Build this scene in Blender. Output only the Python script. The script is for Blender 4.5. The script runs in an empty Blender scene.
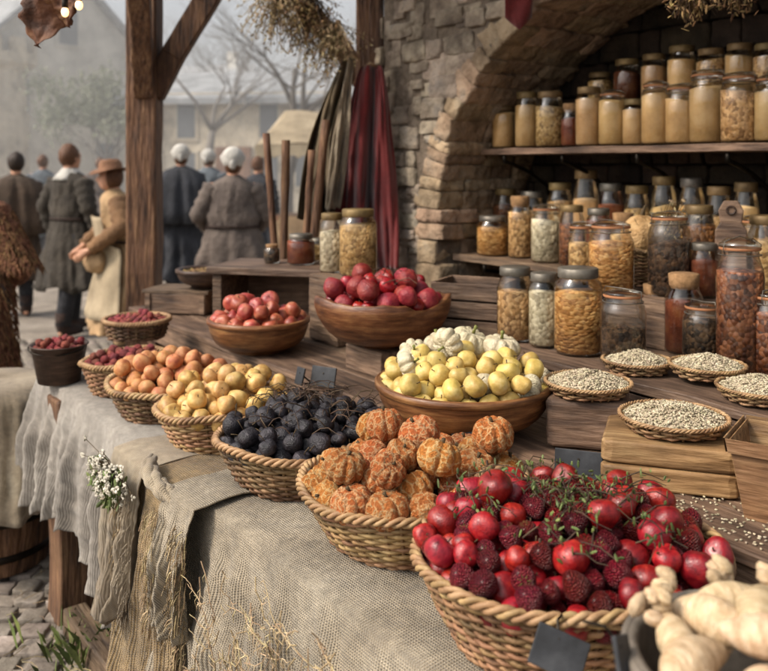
import bpy, math, random
import numpy as np
from mathutils import Vector, Matrix, Euler, noise
random.seed(7); np.random.seed(7)
PI=math.pi
scene=bpy.context.scene
COL=scene.collection
F=850.0; H=1.6; HY=165.0
D=(-.5856,.8106); N=(.8106,.5856); O=(.09,1.31)
RZ=math.atan2(-.8106,.5856)
def S(s,v): return (O[0]+s*D[0]+v*N[0], O[1]+s*D[1]+v*N[1])
def SV(x,y): return ((x-O[0])*D[0]+(y-O[1])*D[1], (x-O[0])*N[0]+(y-O[1])*N[1])
def at(px,py,z):
    Y=F*(H-z)/(py-HY); return ((px-384)*Y/F, Y)
def ray_v(px,v):
    k=(px-384)/F; Y=(v+.0730+.7671)/(.8106*k+.5856); return (k*Y,Y)
def lin(h):
    h=h.lstrip('#'); r=[int(h[i:i+2],16)/255 for i in (0,2,4)]
    return tuple([(c/12.92 if c<=.04045 else ((c+.055)/1.055)**2.4) for c in r]+[1.0])
# ------------------------------------------------------------------ materials
def mat(name, cols, scale=6, rough=.7, bump=.3, bscale=40, stretch=(1,1,1), rnd=0.0, island=0.0, metal=0.0, coat=0.0, kind='noise', bdist=.01, dirt=0.0, sheen=0.0, spec=.4, sss=0.0, weave=0, hue=.05):
    m=bpy.data.materials.new(name); m.use_nodes=True; nt=m.node_tree; nd=nt.nodes; lk=nt.links
    b=nd['Principled BSDF']; tc=nd.new('ShaderNodeTexCoord'); mp=nd.new('ShaderNodeMapping')
    mp.inputs['Scale'].default_value=stretch; lk.new(tc.outputs['Object'],mp.inputs['Vector'])
    vec=mp.outputs['Vector']
    if rnd>0 or island>0:
        oi=nd.new('ShaderNodeObjectInfo'); mul=nd.new('ShaderNodeMath'); mul.operation='MULTIPLY'; mul.inputs[1].default_value=37.0
        lk.new(oi.outputs['Random'],mul.inputs[0]); ad=nd.new('ShaderNodeVectorMath'); ad.operation='ADD'
        lk.new(vec,ad.inputs[0]); lk.new(mul.outputs[0],ad.inputs[1]); vec=ad.outputs[0]
    lo,hi=.3,.7
    if kind=='voronoi':
        t=nd.new('ShaderNodeTexVoronoi'); t.inputs['Scale'].default_value=scale; lk.new(vec,t.inputs['Vector'])
        sp=nd.new('ShaderNodeSeparateColor'); lk.new(t.outputs['Color'],sp.inputs[0]); fac=sp.outputs[0]; lo,hi=0.,1.
    elif kind=='dots':
        t=nd.new('ShaderNodeTexVoronoi'); t.inputs['Scale'].default_value=scale; t.inputs['Randomness'].default_value=.5; lk.new(vec,t.inputs['Vector']); fac=t.outputs['Distance']; lo,hi=.08,.5
    elif kind=='net':
        nn=nd.new('ShaderNodeTexNoise'); nn.inputs['Scale'].default_value=scale*.8; nn.inputs['Detail'].default_value=5; lk.new(vec,nn.inputs['Vector'])
        mxv=nd.new('ShaderNodeMix'); mxv.data_type='VECTOR'; mxv.inputs[0].default_value=.42; lk.new(vec,mxv.inputs[4]); lk.new(nn.outputs['Color'],mxv.inputs[5])
        t=nd.new('ShaderNodeTexVoronoi'); t.feature='DISTANCE_TO_EDGE'; t.inputs['Scale'].default_value=scale; lk.new(mxv.outputs[1],t.inputs['Vector']); fac=t.outputs['Distance']; lo,hi=.0,.3
    else:
        t=nd.new('ShaderNodeTexNoise'); t.inputs['Scale'].default_value=scale; t.inputs['Detail'].default_value=6; t.inputs['Roughness'].default_value=.6
        lk.new(vec,t.inputs['Vector']); fac=t.outputs['Fac']
    cr=nd.new('ShaderNodeValToRGB'); lk.new(fac,cr.inputs[0]); el=cr.color_ramp.elements
    n=len(cols)
    el[0].position=lo; el[0].color=lin(cols[0]); el[1].position=hi; el[1].color=lin(cols[-1])
    for i in range(1,n-1):
        e=el.new(lo+(hi-lo)*i/(n-1)); e.color=lin(cols[i])
    col=cr.outputs['Color']
    def hsv(src,amt,ci):
        hs=nd.new('ShaderNodeHueSaturation'); mr=nd.new('ShaderNodeMapRange')
        mr.inputs['To Min'].default_value=1-amt; mr.inputs['To Max'].default_value=1+amt
        lk.new(src,mr.inputs['Value']); lk.new(mr.outputs[0],hs.inputs['Value']); lk.new(ci,hs.inputs['Color'])
        m2=nd.new('ShaderNodeMapRange'); m2.inputs['To Min'].default_value=.5-amt*hue; m2.inputs['To Max'].default_value=.5+amt*hue
        w=nd.new('ShaderNodeTexWhiteNoise'); w.noise_dimensions='1D'; lk.new(src,w.inputs['W']); lk.new(w.outputs['Value'],m2.inputs['Value']); lk.new(m2.outputs[0],hs.inputs['Hue'])
        return hs.outputs['Color']
    if rnd>0: col=hsv(oi.outputs['Random'],rnd,col)
    if island>0:
        g=nd.new('ShaderNodeNewGeometry'); col=hsv(g.outputs['Random Per Island'],island,col)
    def mult(ci,f,a,bb,fmin=0,fmax=1):
        mr=nd.new('ShaderNodeMapRange'); mr.inputs['From Min'].default_value=fmin; mr.inputs['From Max'].default_value=fmax
        mr.inputs['To Min'].default_value=a; mr.inputs['To Max'].default_value=bb; lk.new(f,mr.inputs['Value'])
        mx=nd.new('ShaderNodeMix'); mx.data_type='RGBA'; mx.blend_type='MULTIPLY'; mx.inputs[0].default_value=1
        lk.new(ci,mx.inputs[6]); lk.new(mr.outputs[0],mx.inputs[7]); return mx.outputs[2]
    if dirt>0:
        n2=nd.new('ShaderNodeTexNoise'); n2.inputs['Scale'].default_value=scale*.35+1.3; n2.inputs['Detail'].default_value=9; n2.inputs['Roughness'].default_value=.7
        lk.new(tc.outputs['Object'],n2.inputs['Vector']); col=mult(col,n2.outputs['Fac'],1-dirt,1,.35,.62)
    b.inputs['Roughness'].default_value=rough; b.inputs['Metallic'].default_value=metal
    b.inputs['Specular IOR Level'].default_value=spec
    if coat: b.inputs['Coat Weight'].default_value=coat; b.inputs['Coat Roughness'].default_value=.15
    if sheen: b.inputs['Sheen Weight'].default_value=sheen
    if sss: b.inputs['Subsurface Weight'].default_value=sss; b.inputs['Subsurface Scale'].default_value=.02
    if bump>0:
        bp=nd.new('ShaderNodeBump'); bp.inputs['Strength'].default_value=bump; bp.inputs['Distance'].default_value=bdist
        if kind=='voronoi':
            v2=nd.new('ShaderNodeTexVoronoi'); v2.inputs['Scale'].default_value=scale; lk.new(vec,v2.inputs['Vector'])
            mm=nd.new('ShaderNodeMath'); mm.operation='MULTIPLY'; mm.inputs[1].default_value=-1; lk.new(v2.outputs['Distance'],mm.inputs[0]); hsrc=mm.outputs[0]
        elif kind=='dots': hsrc=t.outputs['Distance']
        elif kind=='net':
            mm=nd.new('ShaderNodeMath'); mm.operation='MULTIPLY_ADD'; mm.inputs[1].default_value=-.8; lk.new(t.outputs['Distance'],mm.inputs[0])
            n3=nd.new('ShaderNodeTexNoise'); n3.inputs['Scale'].default_value=bscale; n3.inputs['Detail'].default_value=6; n3.inputs['Roughness'].default_value=.65; lk.new(vec,n3.inputs['Vector']); lk.new(n3.outputs['Fac'],mm.inputs[2]); hsrc=mm.outputs[0]
            col=mult(col,n3.outputs['Fac'],.62,1.12,.3,.65)
        else:
            n3=nd.new('ShaderNodeTexNoise'); n3.inputs['Scale'].default_value=bscale; n3.inputs['Detail'].default_value=5; lk.new(vec,n3.inputs['Vector']); hsrc=n3.outputs['Fac']
        if weave:
            sx=nd.new('ShaderNodeSeparateXYZ'); lk.new(tc.outputs['Object'],sx.inputs[0])
            a2=nd.new('ShaderNodeMath'); lk.new(sx.outputs[1],a2.inputs[0]); lk.new(sx.outputs[2],a2.inputs[1])
            cb=nd.new('ShaderNodeCombineXYZ'); lk.new(sx.outputs[0],cb.inputs[0]); lk.new(a2.outputs[0],cb.inputs[1])
            ws=[]
            for ax in ('X','Y'):
                w=nd.new('ShaderNodeTexWave'); w.bands_direction=ax; w.inputs['Scale'].default_value=weave; w.inputs['Distortion'].default_value=1.8; w.inputs['Detail'].default_value=2
                w.inputs['Detail Scale'].default_value=.4
                lk.new(cb.outputs[0],w.inputs['Vector']); ws.append(w.outputs['Fac'])
            mu=nd.new('ShaderNodeMath'); mu.operation='MULTIPLY'; lk.new(ws[0],mu.inputs[0]); lk.new(ws[1],mu.inputs[1])
            a3=nd.new('ShaderNodeMath'); a3.operation='MULTIPLY_ADD'; a3.inputs[1].default_value=.8; lk.new(mu.outputs[0],a3.inputs[0]); lk.new(hsrc,a3.inputs[2]); hsrc=a3.outputs[0]
            col=mult(col,mu.outputs[0],.66,1.12)
            n5=nd.new('ShaderNodeTexNoise'); n5.inputs['Scale'].default_value=38; n5.inputs['Detail'].default_value=7; n5.inputs['Roughness'].default_value=.7; lk.new(cb.outputs[0],n5.inputs['Vector'])
            col=mult(col,n5.outputs['Fac'],.72,1.12,.35,.65)
        lk.new(hsrc,bp.inputs['Height']); lk.new(bp.outputs[0],b.inputs['Normal'])
    lk.new(col,b.inputs['Base Color'])
    return m
def glass_mat(name,tint):
    m=bpy.data.materials.new(name); m.use_nodes=True; nt=m.node_tree; nd=nt.nodes; lk=nt.links; nd.clear()
    o=nd.new('ShaderNodeOutputMaterial'); mx=nd.new('ShaderNodeMixShader'); t=nd.new('ShaderNodeBsdfTransparent'); g=nd.new('ShaderNodeBsdfGlossy')
    t.inputs[0].default_value=tint; g.inputs['Roughness'].default_value=.06; g.inputs['Color'].default_value=(.95,.94,.92,1)
    fr=nd.new('ShaderNodeFresnel'); fr.inputs['IOR'].default_value=1.5
    mr=nd.new('ShaderNodeMapRange'); mr.inputs['From Max'].default_value=.7; mr.inputs['To Min'].default_value=.02; mr.inputs['To Max'].default_value=.7
    nz=nd.new('ShaderNodeTexNoise'); nz.inputs['Scale'].default_value=14; tc=nd.new('ShaderNodeTexCoord'); lk.new(tc.outputs['Object'],nz.inputs['Vector'])
    bp=nd.new('ShaderNodeBump'); bp.inputs['Strength'].default_value=.25; bp.inputs['Distance'].default_value=.01; lk.new(nz.outputs['Fac'],bp.inputs['Height']); lk.new(bp.outputs[0],g.inputs['Normal'])
    lk.new(fr.outputs[0],mr.inputs['Value']); lk.new(mr.outputs[0],mx.inputs[0]); lk.new(t.outputs[0],mx.inputs[1]); lk.new(g.outputs[0],mx.inputs[2]); lk.new(mx.outputs[0],o.inputs[0])
    return m
M={}
M['wicker']=mat('wicker',['#65492f','#9c7954','#bf9f74'],scale=9,rough=.65,bump=.4,bscale=120,island=.35,bdist=.003,dirt=.5)
M['wicker_dark']=mat('wicker_dark',['#4a3523','#7a5d41','#9c7e5c'],scale=9,rough=.65,bump=.4,bscale=120,island=.35,bdist=.003,dirt=.5)
M['wicker_rim']=mat('wicker_rim',['#725539','#a2815a','#c2a378'],scale=14,rough=.6,bump=.4,bscale=90,island=.2,bdist=.003,dirt=.4)
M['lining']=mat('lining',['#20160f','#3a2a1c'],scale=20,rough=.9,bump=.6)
M['wood']=mat('weathered_wood',['#3f3027','#705a47','#947a62'],scale=5,rough=.7,bump=.6,bscale=10,stretch=(1,9,9),rnd=.15,bdist=.01,dirt=.55)
M['wood_v']=mat('weathered_post_wood',['#35241a','#6a4b36','#8c6a4c'],scale=5,rough=.75,bump=.8,bscale=8,stretch=(9,9,1),rnd=.1,bdist=.015,dirt=.55)
M['wood_plank']=mat('worn_counter_plank',['#3c2f26','#6f5a48','#977e65'],scale=4,rough=.6,bump=.6,bscale=9,stretch=(1,10,10),island=.25,bdist=.008,dirt=.6)
M['wood_light']=mat('pale_crate_wood',['#5f442c','#8f6c49','#b39168'],scale=5,rough=.65,bump=.6,bscale=10,stretch=(1,9,9),island=.2,bdist=.008,dirt=.5)
M['wood_dark']=mat('dark_oak',['#1c140f','#38291f','#54402f'],scale=5,rough=.65,bump=.4,bscale=10,stretch=(1,9,9),island=.2,dirt=.4)
M['bowl']=mat('turned_bowl_wood',['#4c2b18','#7e5031','#a5754a'],scale=5,rough=.45,bump=.4,bscale=14,stretch=(2,2,14),rnd=.12,bdist=.004,dirt=.55,coat=.1)
M['bowl_dark']=mat('dark_bowl_wood',['#241811','#46342a','#5f4a3c'],scale=6,rough=.5,bump=.3,bscale=14,stretch=(2,2,12),dirt=.4)
M['bowl_grey']=mat('grey_stone_bowl',['#4a443d','#766d62','#94897b'],scale=12,rough=.8,bump=.4,bscale=60,dirt=.4)
M['iron']=mat('black_iron',['#15130f','#322c26'],scale=20,rough=.5,bump=.3,metal=.8)
M['slate']=mat('slate',['#1d1e20','#303236','#45474a'],scale=15,rough=.6,bump=.25,bscale=60,bdist=.003,dirt=.3)
M['stone']=mat('rubble_stone',['#6e6155','#8e8070','#a89a87','#9a9084'],scale=9,rough=.95,bump=1.0,bscale=20,island=.24,bdist=.03,dirt=.5)
M['stone_warm']=mat('warm_arch_stone',['#75634f','#957e66','#ab947a','#9b8d7b'],scale=9,rough=.95,bump=1.0,bscale=20,island=.24,bdist=.03,dirt=.55)
M['stone_shaded']=mat('shaded_recess_stone',['#1f1813','#33291f','#44382d'],scale=8,rough=.95,bump=1.0,bscale=22,island=.35,bdist=.02,dirt=.5)  # near-black tone puts the recess shade into the stone colour
M['mortar']=mat('lime_mortar',['#64584a','#807264'],scale=20,rough=.95,bump=1.0,bscale=30,bdist=.02,dirt=.5)
M['cobble']=mat('cobble_stone',['#5c554d','#867c70','#a0958a'],scale=9,rough=.75,bump=.6,bscale=40,island=.3,dirt=.5)
M['ground']=mat('trodden_ground',['#6a6157','#8a8074','#a0968a'],scale=3,rough=.9,bump=.6,bscale=30,dirt=.3)
M['linen']=mat('grey_linen',['#958c80','#b0a79b','#c5bdb1'],scale=3,rough=.95,bump=.7,bscale=60,bdist=.004,weave=75,sheen=.2,dirt=.4)
M['linen2']=mat('beige_linen',['#9c8a72','#b9a78c','#c8b99e'],scale=3,rough=.95,bump=.7,bscale=60,bdist=.004,weave=70,sheen=.2,dirt=.4)
M['burlap']=mat('ochre_burlap',['#8f7148','#b39565','#c6aa7c'],scale=5,rough=.95,bump=1.0,bscale=60,bdist=.006,weave=50,sheen=.2,dirt=.45)
M['lace']=mat('coarse_worn_cloth',['#a39379','#bfaf94','#d2c4aa'],scale=5,rough=.95,bump=1.0,bscale=50,bdist=.006,weave=52,sheen=.2,dirt=.45)
M['red_cloth']=mat('dark_red_cloth',['#451315','#6a1d1d','#802a29'],scale=4,rough=.9,bump=.3,bscale=60,sheen=.3,dirt=.35)
M['olive_cloth']=mat('olive_cloth',['#40382c','#655946','#867458'],scale=4,rough=.95,bump=.3,bscale=60,dirt=.3)
M['straw']=mat('dry_straw',['#6b5840','#93805f','#b5a482'],scale=30,rough=.8,bump=0,island=.45)
M['twig']=mat('dry_twig',['#2c2017','#4f3c2a'],scale=30,rough=.8,bump=0,island=.4)
M['herb']=mat('dried_herb',['#4b3a26','#7a6240','#9b8258'],scale=30,rough=.9,bump=0,island=.5)
M['leaf_dry']=mat('dried_brown_leaf',['#3a2415','#63412a','#7e5c3a'],scale=14,rough=.75,bump=.8,bscale=40,island=.2,dirt=.4)
M['leaf']=mat('green_leaf',['#3f4a26','#66743c'],scale=20,rough=.6,bump=.2,island=.4)
M['flower']=mat('white_flower',['#a59f8e','#c9c3b4'],scale=30,rough=.8,bump=.1,island=.15)
M['stem']=mat('fruit_stem',['#2e2417','#5a4a2c'],scale=10,rough=.8,bump=0,island=.2)
M['green_stem']=mat('green_calyx',['#5a5f2a','#8d8d50'],scale=5,rough=.8,bump=0)
M['apple_red']=mat('glossy_red_apple',['#4e090d','#7b1017','#93191c','#a32e24'],scale=1.7,rough=.32,bump=.2,bscale=9,stretch=(1.6,1.6,.7),rnd=.32,coat=.18,spec=.5,hue=.02,bdist=.02)
M['pom']=mat('matte_red_fruit',['#701820','#8c272b','#a24a3f'],scale=1.6,rough=.42,bump=.3,bscale=8,rnd=.32,hue=.03,bdist=.02)
M['straw_b']=mat('strawberry_skin',['#d29b76','#9c1f2c','#8b1222','#750d1b'],scale=6.5,rough=.38,bump=.9,kind='dots',rnd=.32,bdist=.06,coat=.1,hue=.03)
M['orange']=mat('rough_orange_rind',['#d9b283','#cb8e4e','#c0733a','#b9682a','#bf7131'],scale=3.4,rough=.68,bump=.8,bscale=9,kind='net',rnd=.2,bdist=.022)
M['plum']=mat('bloomy_dark_plum',['#100e13','#201d22','#423e44'],scale=1.5,rough=.45,bump=.35,bscale=7,rnd=.5,bdist=.02)
M['pale_apple']=mat('pale_yellow_apple',['#986c3a','#c09859','#d2b377'],scale=1.3,rough=.42,bump=.2,bscale=12,rnd=.22,coat=.1,bdist=.02)
M['peach']=mat('blushed_peach',['#8f4e34','#b4774a','#c8996a'],scale=1.1,rough=.55,bump=.2,bscale=12,rnd=.2,bdist=.02)
M['green_apple']=mat('pale_yellow_skin',['#a68b45','#c2a65c','#d4be80'],scale=1.2,rough=.42,bump=.2,bscale=12,rnd=.2,coat=.1,hue=.04,bdist=.02)
M['white_gourd']=mat('cream_gourd',['#a09274','#c6ba9c','#d8ceb3'],scale=1.5,rough=.55,bump=.4,bscale=10,rnd=.12,bdist=.03)
M['tan_gourd']=mat('tan_gourd',['#8a6a42','#b08d5e','#c4a578'],scale=1.5,rough=.5,bump=.5,bscale=10,bdist=.03)
M['blush_apple']=mat('pink_blushed_apple',['#7e2c25','#9e4838','#b87a5c'],scale=1.2,rough=.4,bump=.15,bscale=12,rnd=.22,coat=.12,bdist=.02)
M['gourd']=mat('pale_tan_root',['#a98c68','#c6ab88','#d6c1a2'],scale=2.0,rough=.55,bump=.35,bscale=5,stretch=(2.5,.6,.6),rnd=.18,bdist=.03,dirt=.25)
M['seed']=mat('pale_seed',['#857962','#ab9f85','#c6bba2'],scale=30,rough=.7,bump=0,island=.4)
M['berry']=mat('dried_red_berry',['#5c1f1c','#85352e','#98554a'],scale=2,rough=.6,bump=.5,bscale=6,rnd=.35,bdist=.05)
CT={}
CT['flour']=mat('cream_flour',['#b8925f','#d0aa76','#dcbc8c'],scale=10,rough=.95,bump=.4,bscale=90,rnd=.18)
CT['oats']=mat('rolled_oats',['#876740','#be9862','#dab984'],scale=85,rough=.8,bump=.8,kind='voronoi',rnd=.15,bdist=.006)
CT['pasta']=mat('broken_pasta',['#9a6c34','#c69350','#e0b876'],scale=70,rough=.7,bump=.9,kind='voronoi',stretch=(1,1,1.8),rnd=.12,bdist=.006)
CT['beans']=mat('brown_beans',['#3c2113','#6e4426','#96663f'],scale=75,rough=.5,bump=.9,kind='voronoi',rnd=.2,bdist=.006)
CT['white']=mat('white_beans',['#9c8f76','#c6b99c','#dcd1b6'],scale=75,rough=.6,bump=.9,kind='voronoi',rnd=.1,bdist=.006)
CT['spice']=mat('ground_spice',['#4e2513','#73391e','#88522b'],scale=20,rough=.95,bump=.4,bscale=100,rnd=.2)
CT['dark']=mat('black_tea_leaves',['#1c140f','#3b2a1d','#5d442f'],scale=90,rough=.8,bump=.9,kind='voronoi',rnd=.2,bdist=.006)
M['glass']=glass_mat('clear_glass',(.97,.97,.95,1)); M['glass_dk']=glass_mat('smoky_glass',(.86,.86,.82,1))
M['tin']=mat('tarnished_tin_lid',['#5a554e','#857e73'],scale=20,rough=.5,bump=.15,metal=.6,rnd=.15,dirt=.3)
M['brass']=mat('brass_lid',['#644f31','#8e764d'],scale=20,rough=.55,bump=.15,metal=.35,rnd=.2,dirt=.4)
M['cork']=mat('cork',['#6c5034','#987651'],scale=60,rough=.9,bump=.5)
M['seal']=mat('rubber_seal',['#8a5a3a','#a8744e'],scale=5,rough=.7,bump=0)
M['skin']=mat('skin',['#b58468','#cc9c80'],scale=6,rough=.55,bump=.05,sss=.05)
M['hair_dark']=mat('dark_hair',['#1a120d','#38281c'],scale=30,rough=.6,bump=.5,stretch=(4,4,1))
M['hair_brown']=mat('brown_hair',['#3a2416','#6b4529'],scale=30,rough=.6,bump=.5,stretch=(4,4,1))
for k,c1,c2 in (('coat_dark','#342f29','#4c453c'),('coat_brown','#3f342a','#5c4b3d'),('coat_grey','#5c524d','#7c7067'),('coat_black','#2a2b2f','#3e4046'),('cream','#a2835f','#c2a37c'),('white','#b3b0a8','#d8d4cc'),('trouser','#27272a','#3a3a3e'),('boot','#2a1c14','#40302a'),('hat_brown','#6b4a36','#8f6a50'),('blue_grey','#565d64','#727a80'),('russet','#6f5238','#8d6b4b')):
    M[k]=mat(k+'_cloth',[c1,c2],scale=5,rough=.92,bump=.6,bscale=30,bdist=.02,dirt=.4)
M['fur']=mat('brown_fur',['#4b3323','#7a563c','#a47e58'],scale=30,rough=.95,bump=1.0,bscale=90,island=.4,bdist=.02)
M['far_wall']=mat('hazy_plaster',['#b9b4a8','#d3cec2'],scale=.5,rough=.95,bump=.3,bscale=3,dirt=.35,bdist=.1)  # far walls, roofs, windows and foliage are paled to paint in distance haze
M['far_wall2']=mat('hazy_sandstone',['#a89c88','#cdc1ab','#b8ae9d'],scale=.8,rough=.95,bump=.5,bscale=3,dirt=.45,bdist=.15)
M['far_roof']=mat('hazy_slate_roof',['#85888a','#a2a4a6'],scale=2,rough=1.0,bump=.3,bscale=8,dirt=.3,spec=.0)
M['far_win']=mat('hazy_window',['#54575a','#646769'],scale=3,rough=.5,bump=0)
M['bark']=mat('grey_bark',['#56504a','#746d65'],scale=6,rough=.95,bump=.6,bscale=20)
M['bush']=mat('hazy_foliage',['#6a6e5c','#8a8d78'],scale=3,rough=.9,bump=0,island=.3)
M['canvas']=mat('tent_canvas',['#9a8a70','#b5a58a'],scale=2,rough=.95,bump=.3,dirt=.35)
m=bpy.data.materials.new('lit_bulb'); m.use_nodes=True; b=m.node_tree.nodes['Principled BSDF']; b.inputs['Emission Color'].default_value=(1,.5,.16,1); b.inputs['Emission Strength'].default_value=3.5; M['bulb']=m
# ------------------------------------------------------------------ mesh builder
class MB:
    def __init__(s): s.v=[]; s.f=[]
    def add(s,vs,fs,T=None):
        n=len(s.v)
        if T is not None: vs=[tuple(T@Vector(p)) for p in vs]
        s.v.extend(vs); s.f.extend([tuple(i+n for i in f) for f in fs]); return s
    def box(s,x0,x1,y0,y1,z0,z1,T=None):
        return s.add([(x,y,z) for x in (x0,x1) for y in (y0,y1) for z in (z0,z1)],[(0,1,3,2),(4,6,7,5),(0,4,5,1),(2,3,7,6),(0,2,6,4),(1,5,7,3)],T)
    def plank(s,L,W,Ht,T=None,j=.004,n=8):
        vs=[];fs=[]
        for i in range(n+1):
            x=-L/2+L*i/n; a=random.uniform(-j,j); b=random.uniform(-j,j); c=random.uniform(-j*.6,j*.6)
            vs+=[(x,-W/2+a,-Ht/2),(x,W/2+b,-Ht/2),(x,W/2+b,Ht/2+c),(x,-W/2+a,Ht/2+c)]
        for i in range(n):
            for k in range(4): fs.append((i*4+k,i*4+(k+1)%4,(i+1)*4+(k+1)%4,(i+1)*4+k))
        fs+=[(3,2,1,0),(n*4,n*4+1,n*4+2,n*4+3)]
        return s.add(vs,fs,T)
    def tube(s,pts,r,sides=6,closed=False,T=None):
        pts=[Vector(p) for p in pts]; n=len(pts)
        rr=r if isinstance(r,(list,tuple)) else [r]*n
        vs=[];fs=[];up=None
        for i,p in enumerate(pts):
            if closed: t=(pts[(i+1)%n]-pts[i-1])
            else: t=pts[min(i+1,n-1)]-pts[max(i-1,0)]
            if t.length<1e-9: t=Vector((0,0,1))
            t.normalize()
            if up is None:
                up=Vector((0,0,1)) if abs(t.z)<.9 else Vector((1,0,0))
            a=up-t*up.dot(t)
            if a.length<1e-6: a=t.orthogonal()
            a.normalize(); up=a; b=t.cross(a)
            for k in range(sides):
                th=2*PI*k/sides; vs.append(tuple(p+(a*math.cos(th)+b*math.sin(th))*rr[i]))
        m_=n if closed else n-1
        for i in range(m_):
            j=(i+1)%n
            for k in range(sides): fs.append((i*sides+k,i*sides+(k+1)%sides,j*sides+(k+1)%sides,j*sides+k))
        if not closed:
            fs.append(tuple(reversed(range(sides)))); fs.append(tuple((n-1)*sides+k for k in range(sides)))
        return s.add(vs,fs,T)
    def lathe(s,prof,seg=32,T=None,fn=None,cap=True):
        vs=[];fs=[];n=len(prof)
        for (r,z) in prof:
            for k in range(seg):
                th=2*PI*k/seg; rr,zz=(r,z) if fn is None else fn(r,z,th)
                vs.append((rr*math.cos(th),rr*math.sin(th),zz))
        for i in range(n-1):
            for k in range(seg): fs.append((i*seg+k,i*seg+(k+1)%seg,(i+1)*seg+(k+1)%seg,(i+1)*seg+k))
        if cap:
            fs.append(tuple(reversed(range(seg)))); fs.append(tuple((n-1)*seg+k for k in range(seg)))
        return s.add(vs,fs,T)
    def ell(s,c,r,seg=12,rings=8,T=None,jit=0):
        prof=[(math.sin(PI*i/rings),-math.cos(PI*i/rings)) for i in range(rings+1)]
        vs=[(c[0],c[1],c[2]-r[2])];fs=[]
        for i in range(1,rings):
            for k in range(seg):
                th=2*PI*k/seg; q=1+random.uniform(-jit,jit)
                vs.append((c[0]+r[0]*prof[i][0]*math.cos(th)*q,c[1]+r[1]*prof[i][0]*math.sin(th)*q,c[2]+r[2]*prof[i][1]*q))
        vs.append((c[0],c[1],c[2]+r[2])); L=len(vs)-1
        for k in range(seg):
            fs.append((0,1+(k+1)%seg,1+k)); fs.append((L,L-seg+k,L-seg+(k+1)%seg))
        for i in range(rings-2):
            a=1+i*seg
            for k in range(seg): fs.append((a+k,a+(k+1)%seg,a+seg+(k+1)%seg,a+seg+k))
        return s.add(vs,fs,T)
    def stone(s,c,sz,T=None,j=.06):
        g=[-1,-.84,-.3,.3,.84,1]; G=len(g)-1; idx={};vs=[];fs=[]
        sd=Vector((random.random()*50,random.random()*50,random.random()*50))
        def vid(a,b,d):
            key=(a,b,d)
            if key in idx: return idx[key]
            u=[g[a],g[b],g[d]]; cnt=sum(1 for q in u if abs(q)==1)
            if cnt>=2: u=[q*(.96 if cnt==2 else .91) if abs(q)==1 else q for q in u]
            nv=noise.noise_vector(Vector(u)*1.3+sd)+.5*noise.noise_vector(Vector(u)*3.1+sd)
            p=(c[0]+sz[0]/2*(u[0]+nv.x*j*2.4),c[1]+sz[1]/2*(u[1]+nv.y*j*1.8),c[2]+sz[2]/2*(u[2]+nv.z*j*3))
            idx[key]=len(vs); vs.append(p); return idx[key]
        for a in range(G):
            for b in range(G):
                fs.append((vid(a,b,0),vid(a,b+1,0),vid(a+1,b+1,0),vid(a+1,b,0)))
                fs.append((vid(a,b,G),vid(a+1,b,G),vid(a+1,b+1,G),vid(a,b+1,G)))
                fs.append((vid(a,0,b),vid(a+1,0,b),vid(a+1,0,b+1),vid(a,0,b+1)))
                fs.append((vid(a,G,b),vid(a,G,b+1),vid(a+1,G,b+1),vid(a+1,G,b)))
                fs.append((vid(0,a,b),vid(0,a,b+1),vid(0,a+1,b+1),vid(0,a+1,b)))
                fs.append((vid(G,a,b),vid(G,a+1,b),vid(G,a+1,b+1),vid(G,a,b+1)))
        return s.add(vs,fs,T)
    def mesh(s,name,m,smooth=True):
        me=bpy.data.meshes.new(name); me.from_pydata(s.v,[],s.f); me.materials.append(m)
        if smooth: me.polygons.foreach_set('use_smooth',[True]*len(me.polygons))
        me.update(); return me
    def build(s,name,m,parent=None,smooth=False,bevel=0,loc=None):
        o=bpy.data.objects.new(name,s.mesh(name,m,smooth)); COL.objects.link(o)
        if parent: o.parent=parent
        if loc: o.location=loc
        if bevel:
            md=o.modifiers.new('bevel','BEVEL'); md.width=bevel; md.segments=2; md.limit_method='ANGLE'; md.angle_limit=math.radians(40)
        return o
def tag(o,label=None,cat=None,group=None,kind=None):
    if label: o['label']=label
    if cat: o['category']=cat
    if group: o['group']=group
    if kind: o['kind']=kind
    return o
def thing(name,label,cat,loc=(0,0,0),rz=0,group=None):
    o=bpy.data.objects.new(name,None); COL.objects.link(o); o.location=loc; o.rotation_euler=(0,0,rz); o.empty_display_size=.05
    return tag(o,label,cat,group)
def Tm(loc=(0,0,0),rot=(0,0,0)): return Matrix.Translation(Vector(loc))@Euler(rot).to_matrix().to_4x4()
ORD=['first','second','third','fourth','fifth','sixth','seventh','eighth','ninth','tenth','eleventh','twelfth','thirteenth','fourteenth','fifteenth','sixteenth','seventeenth','eighteenth']
# ------------------------------------------------------------------ setting
g=MB(); g.add([(-150,-60,0),(150,-60,0),(150,250,0),(-150,250,0)],[(0,1,2,3)]); tag(g.build('ground',M['ground']),kind='structure')
cb=MB()
for i in range(52):
    for j in range(56):
        x=-4.6+i*.105+(j%2)*.05+random.uniform(-.016,.016); y=2.2+j*.1+random.uniform(-.016,.016)
        cb.stone((x,y,-.004),(.1+random.uniform(-.02,.004),.092+random.uniform(-.02,.004),.05+random.uniform(-.016,.012)),None,j=.06) if y<3.9 and x<-.2 else cb.ell((x,y,-.004),(.05,.046,.022),8,6,jit=.04)
tag(cb.build('cobblestones',M['cobble'],smooth=True),'worn grey cobblestones paving the market street','paving',kind='stuff')
st=MB()
for i in range(420):
    x=random.uniform(-2.2,-.4); y=random.uniform(2.5,4.4); a=random.uniform(0,PI); l=random.uniform(.03,.1)
    st.tube([(x,y,.03),(x+l*.5*math.cos(a),y+l*.5*math.sin(a),.034),(x+l*math.cos(a+.2),y+l*math.sin(a+.2),.03)],.0012,3)
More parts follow.
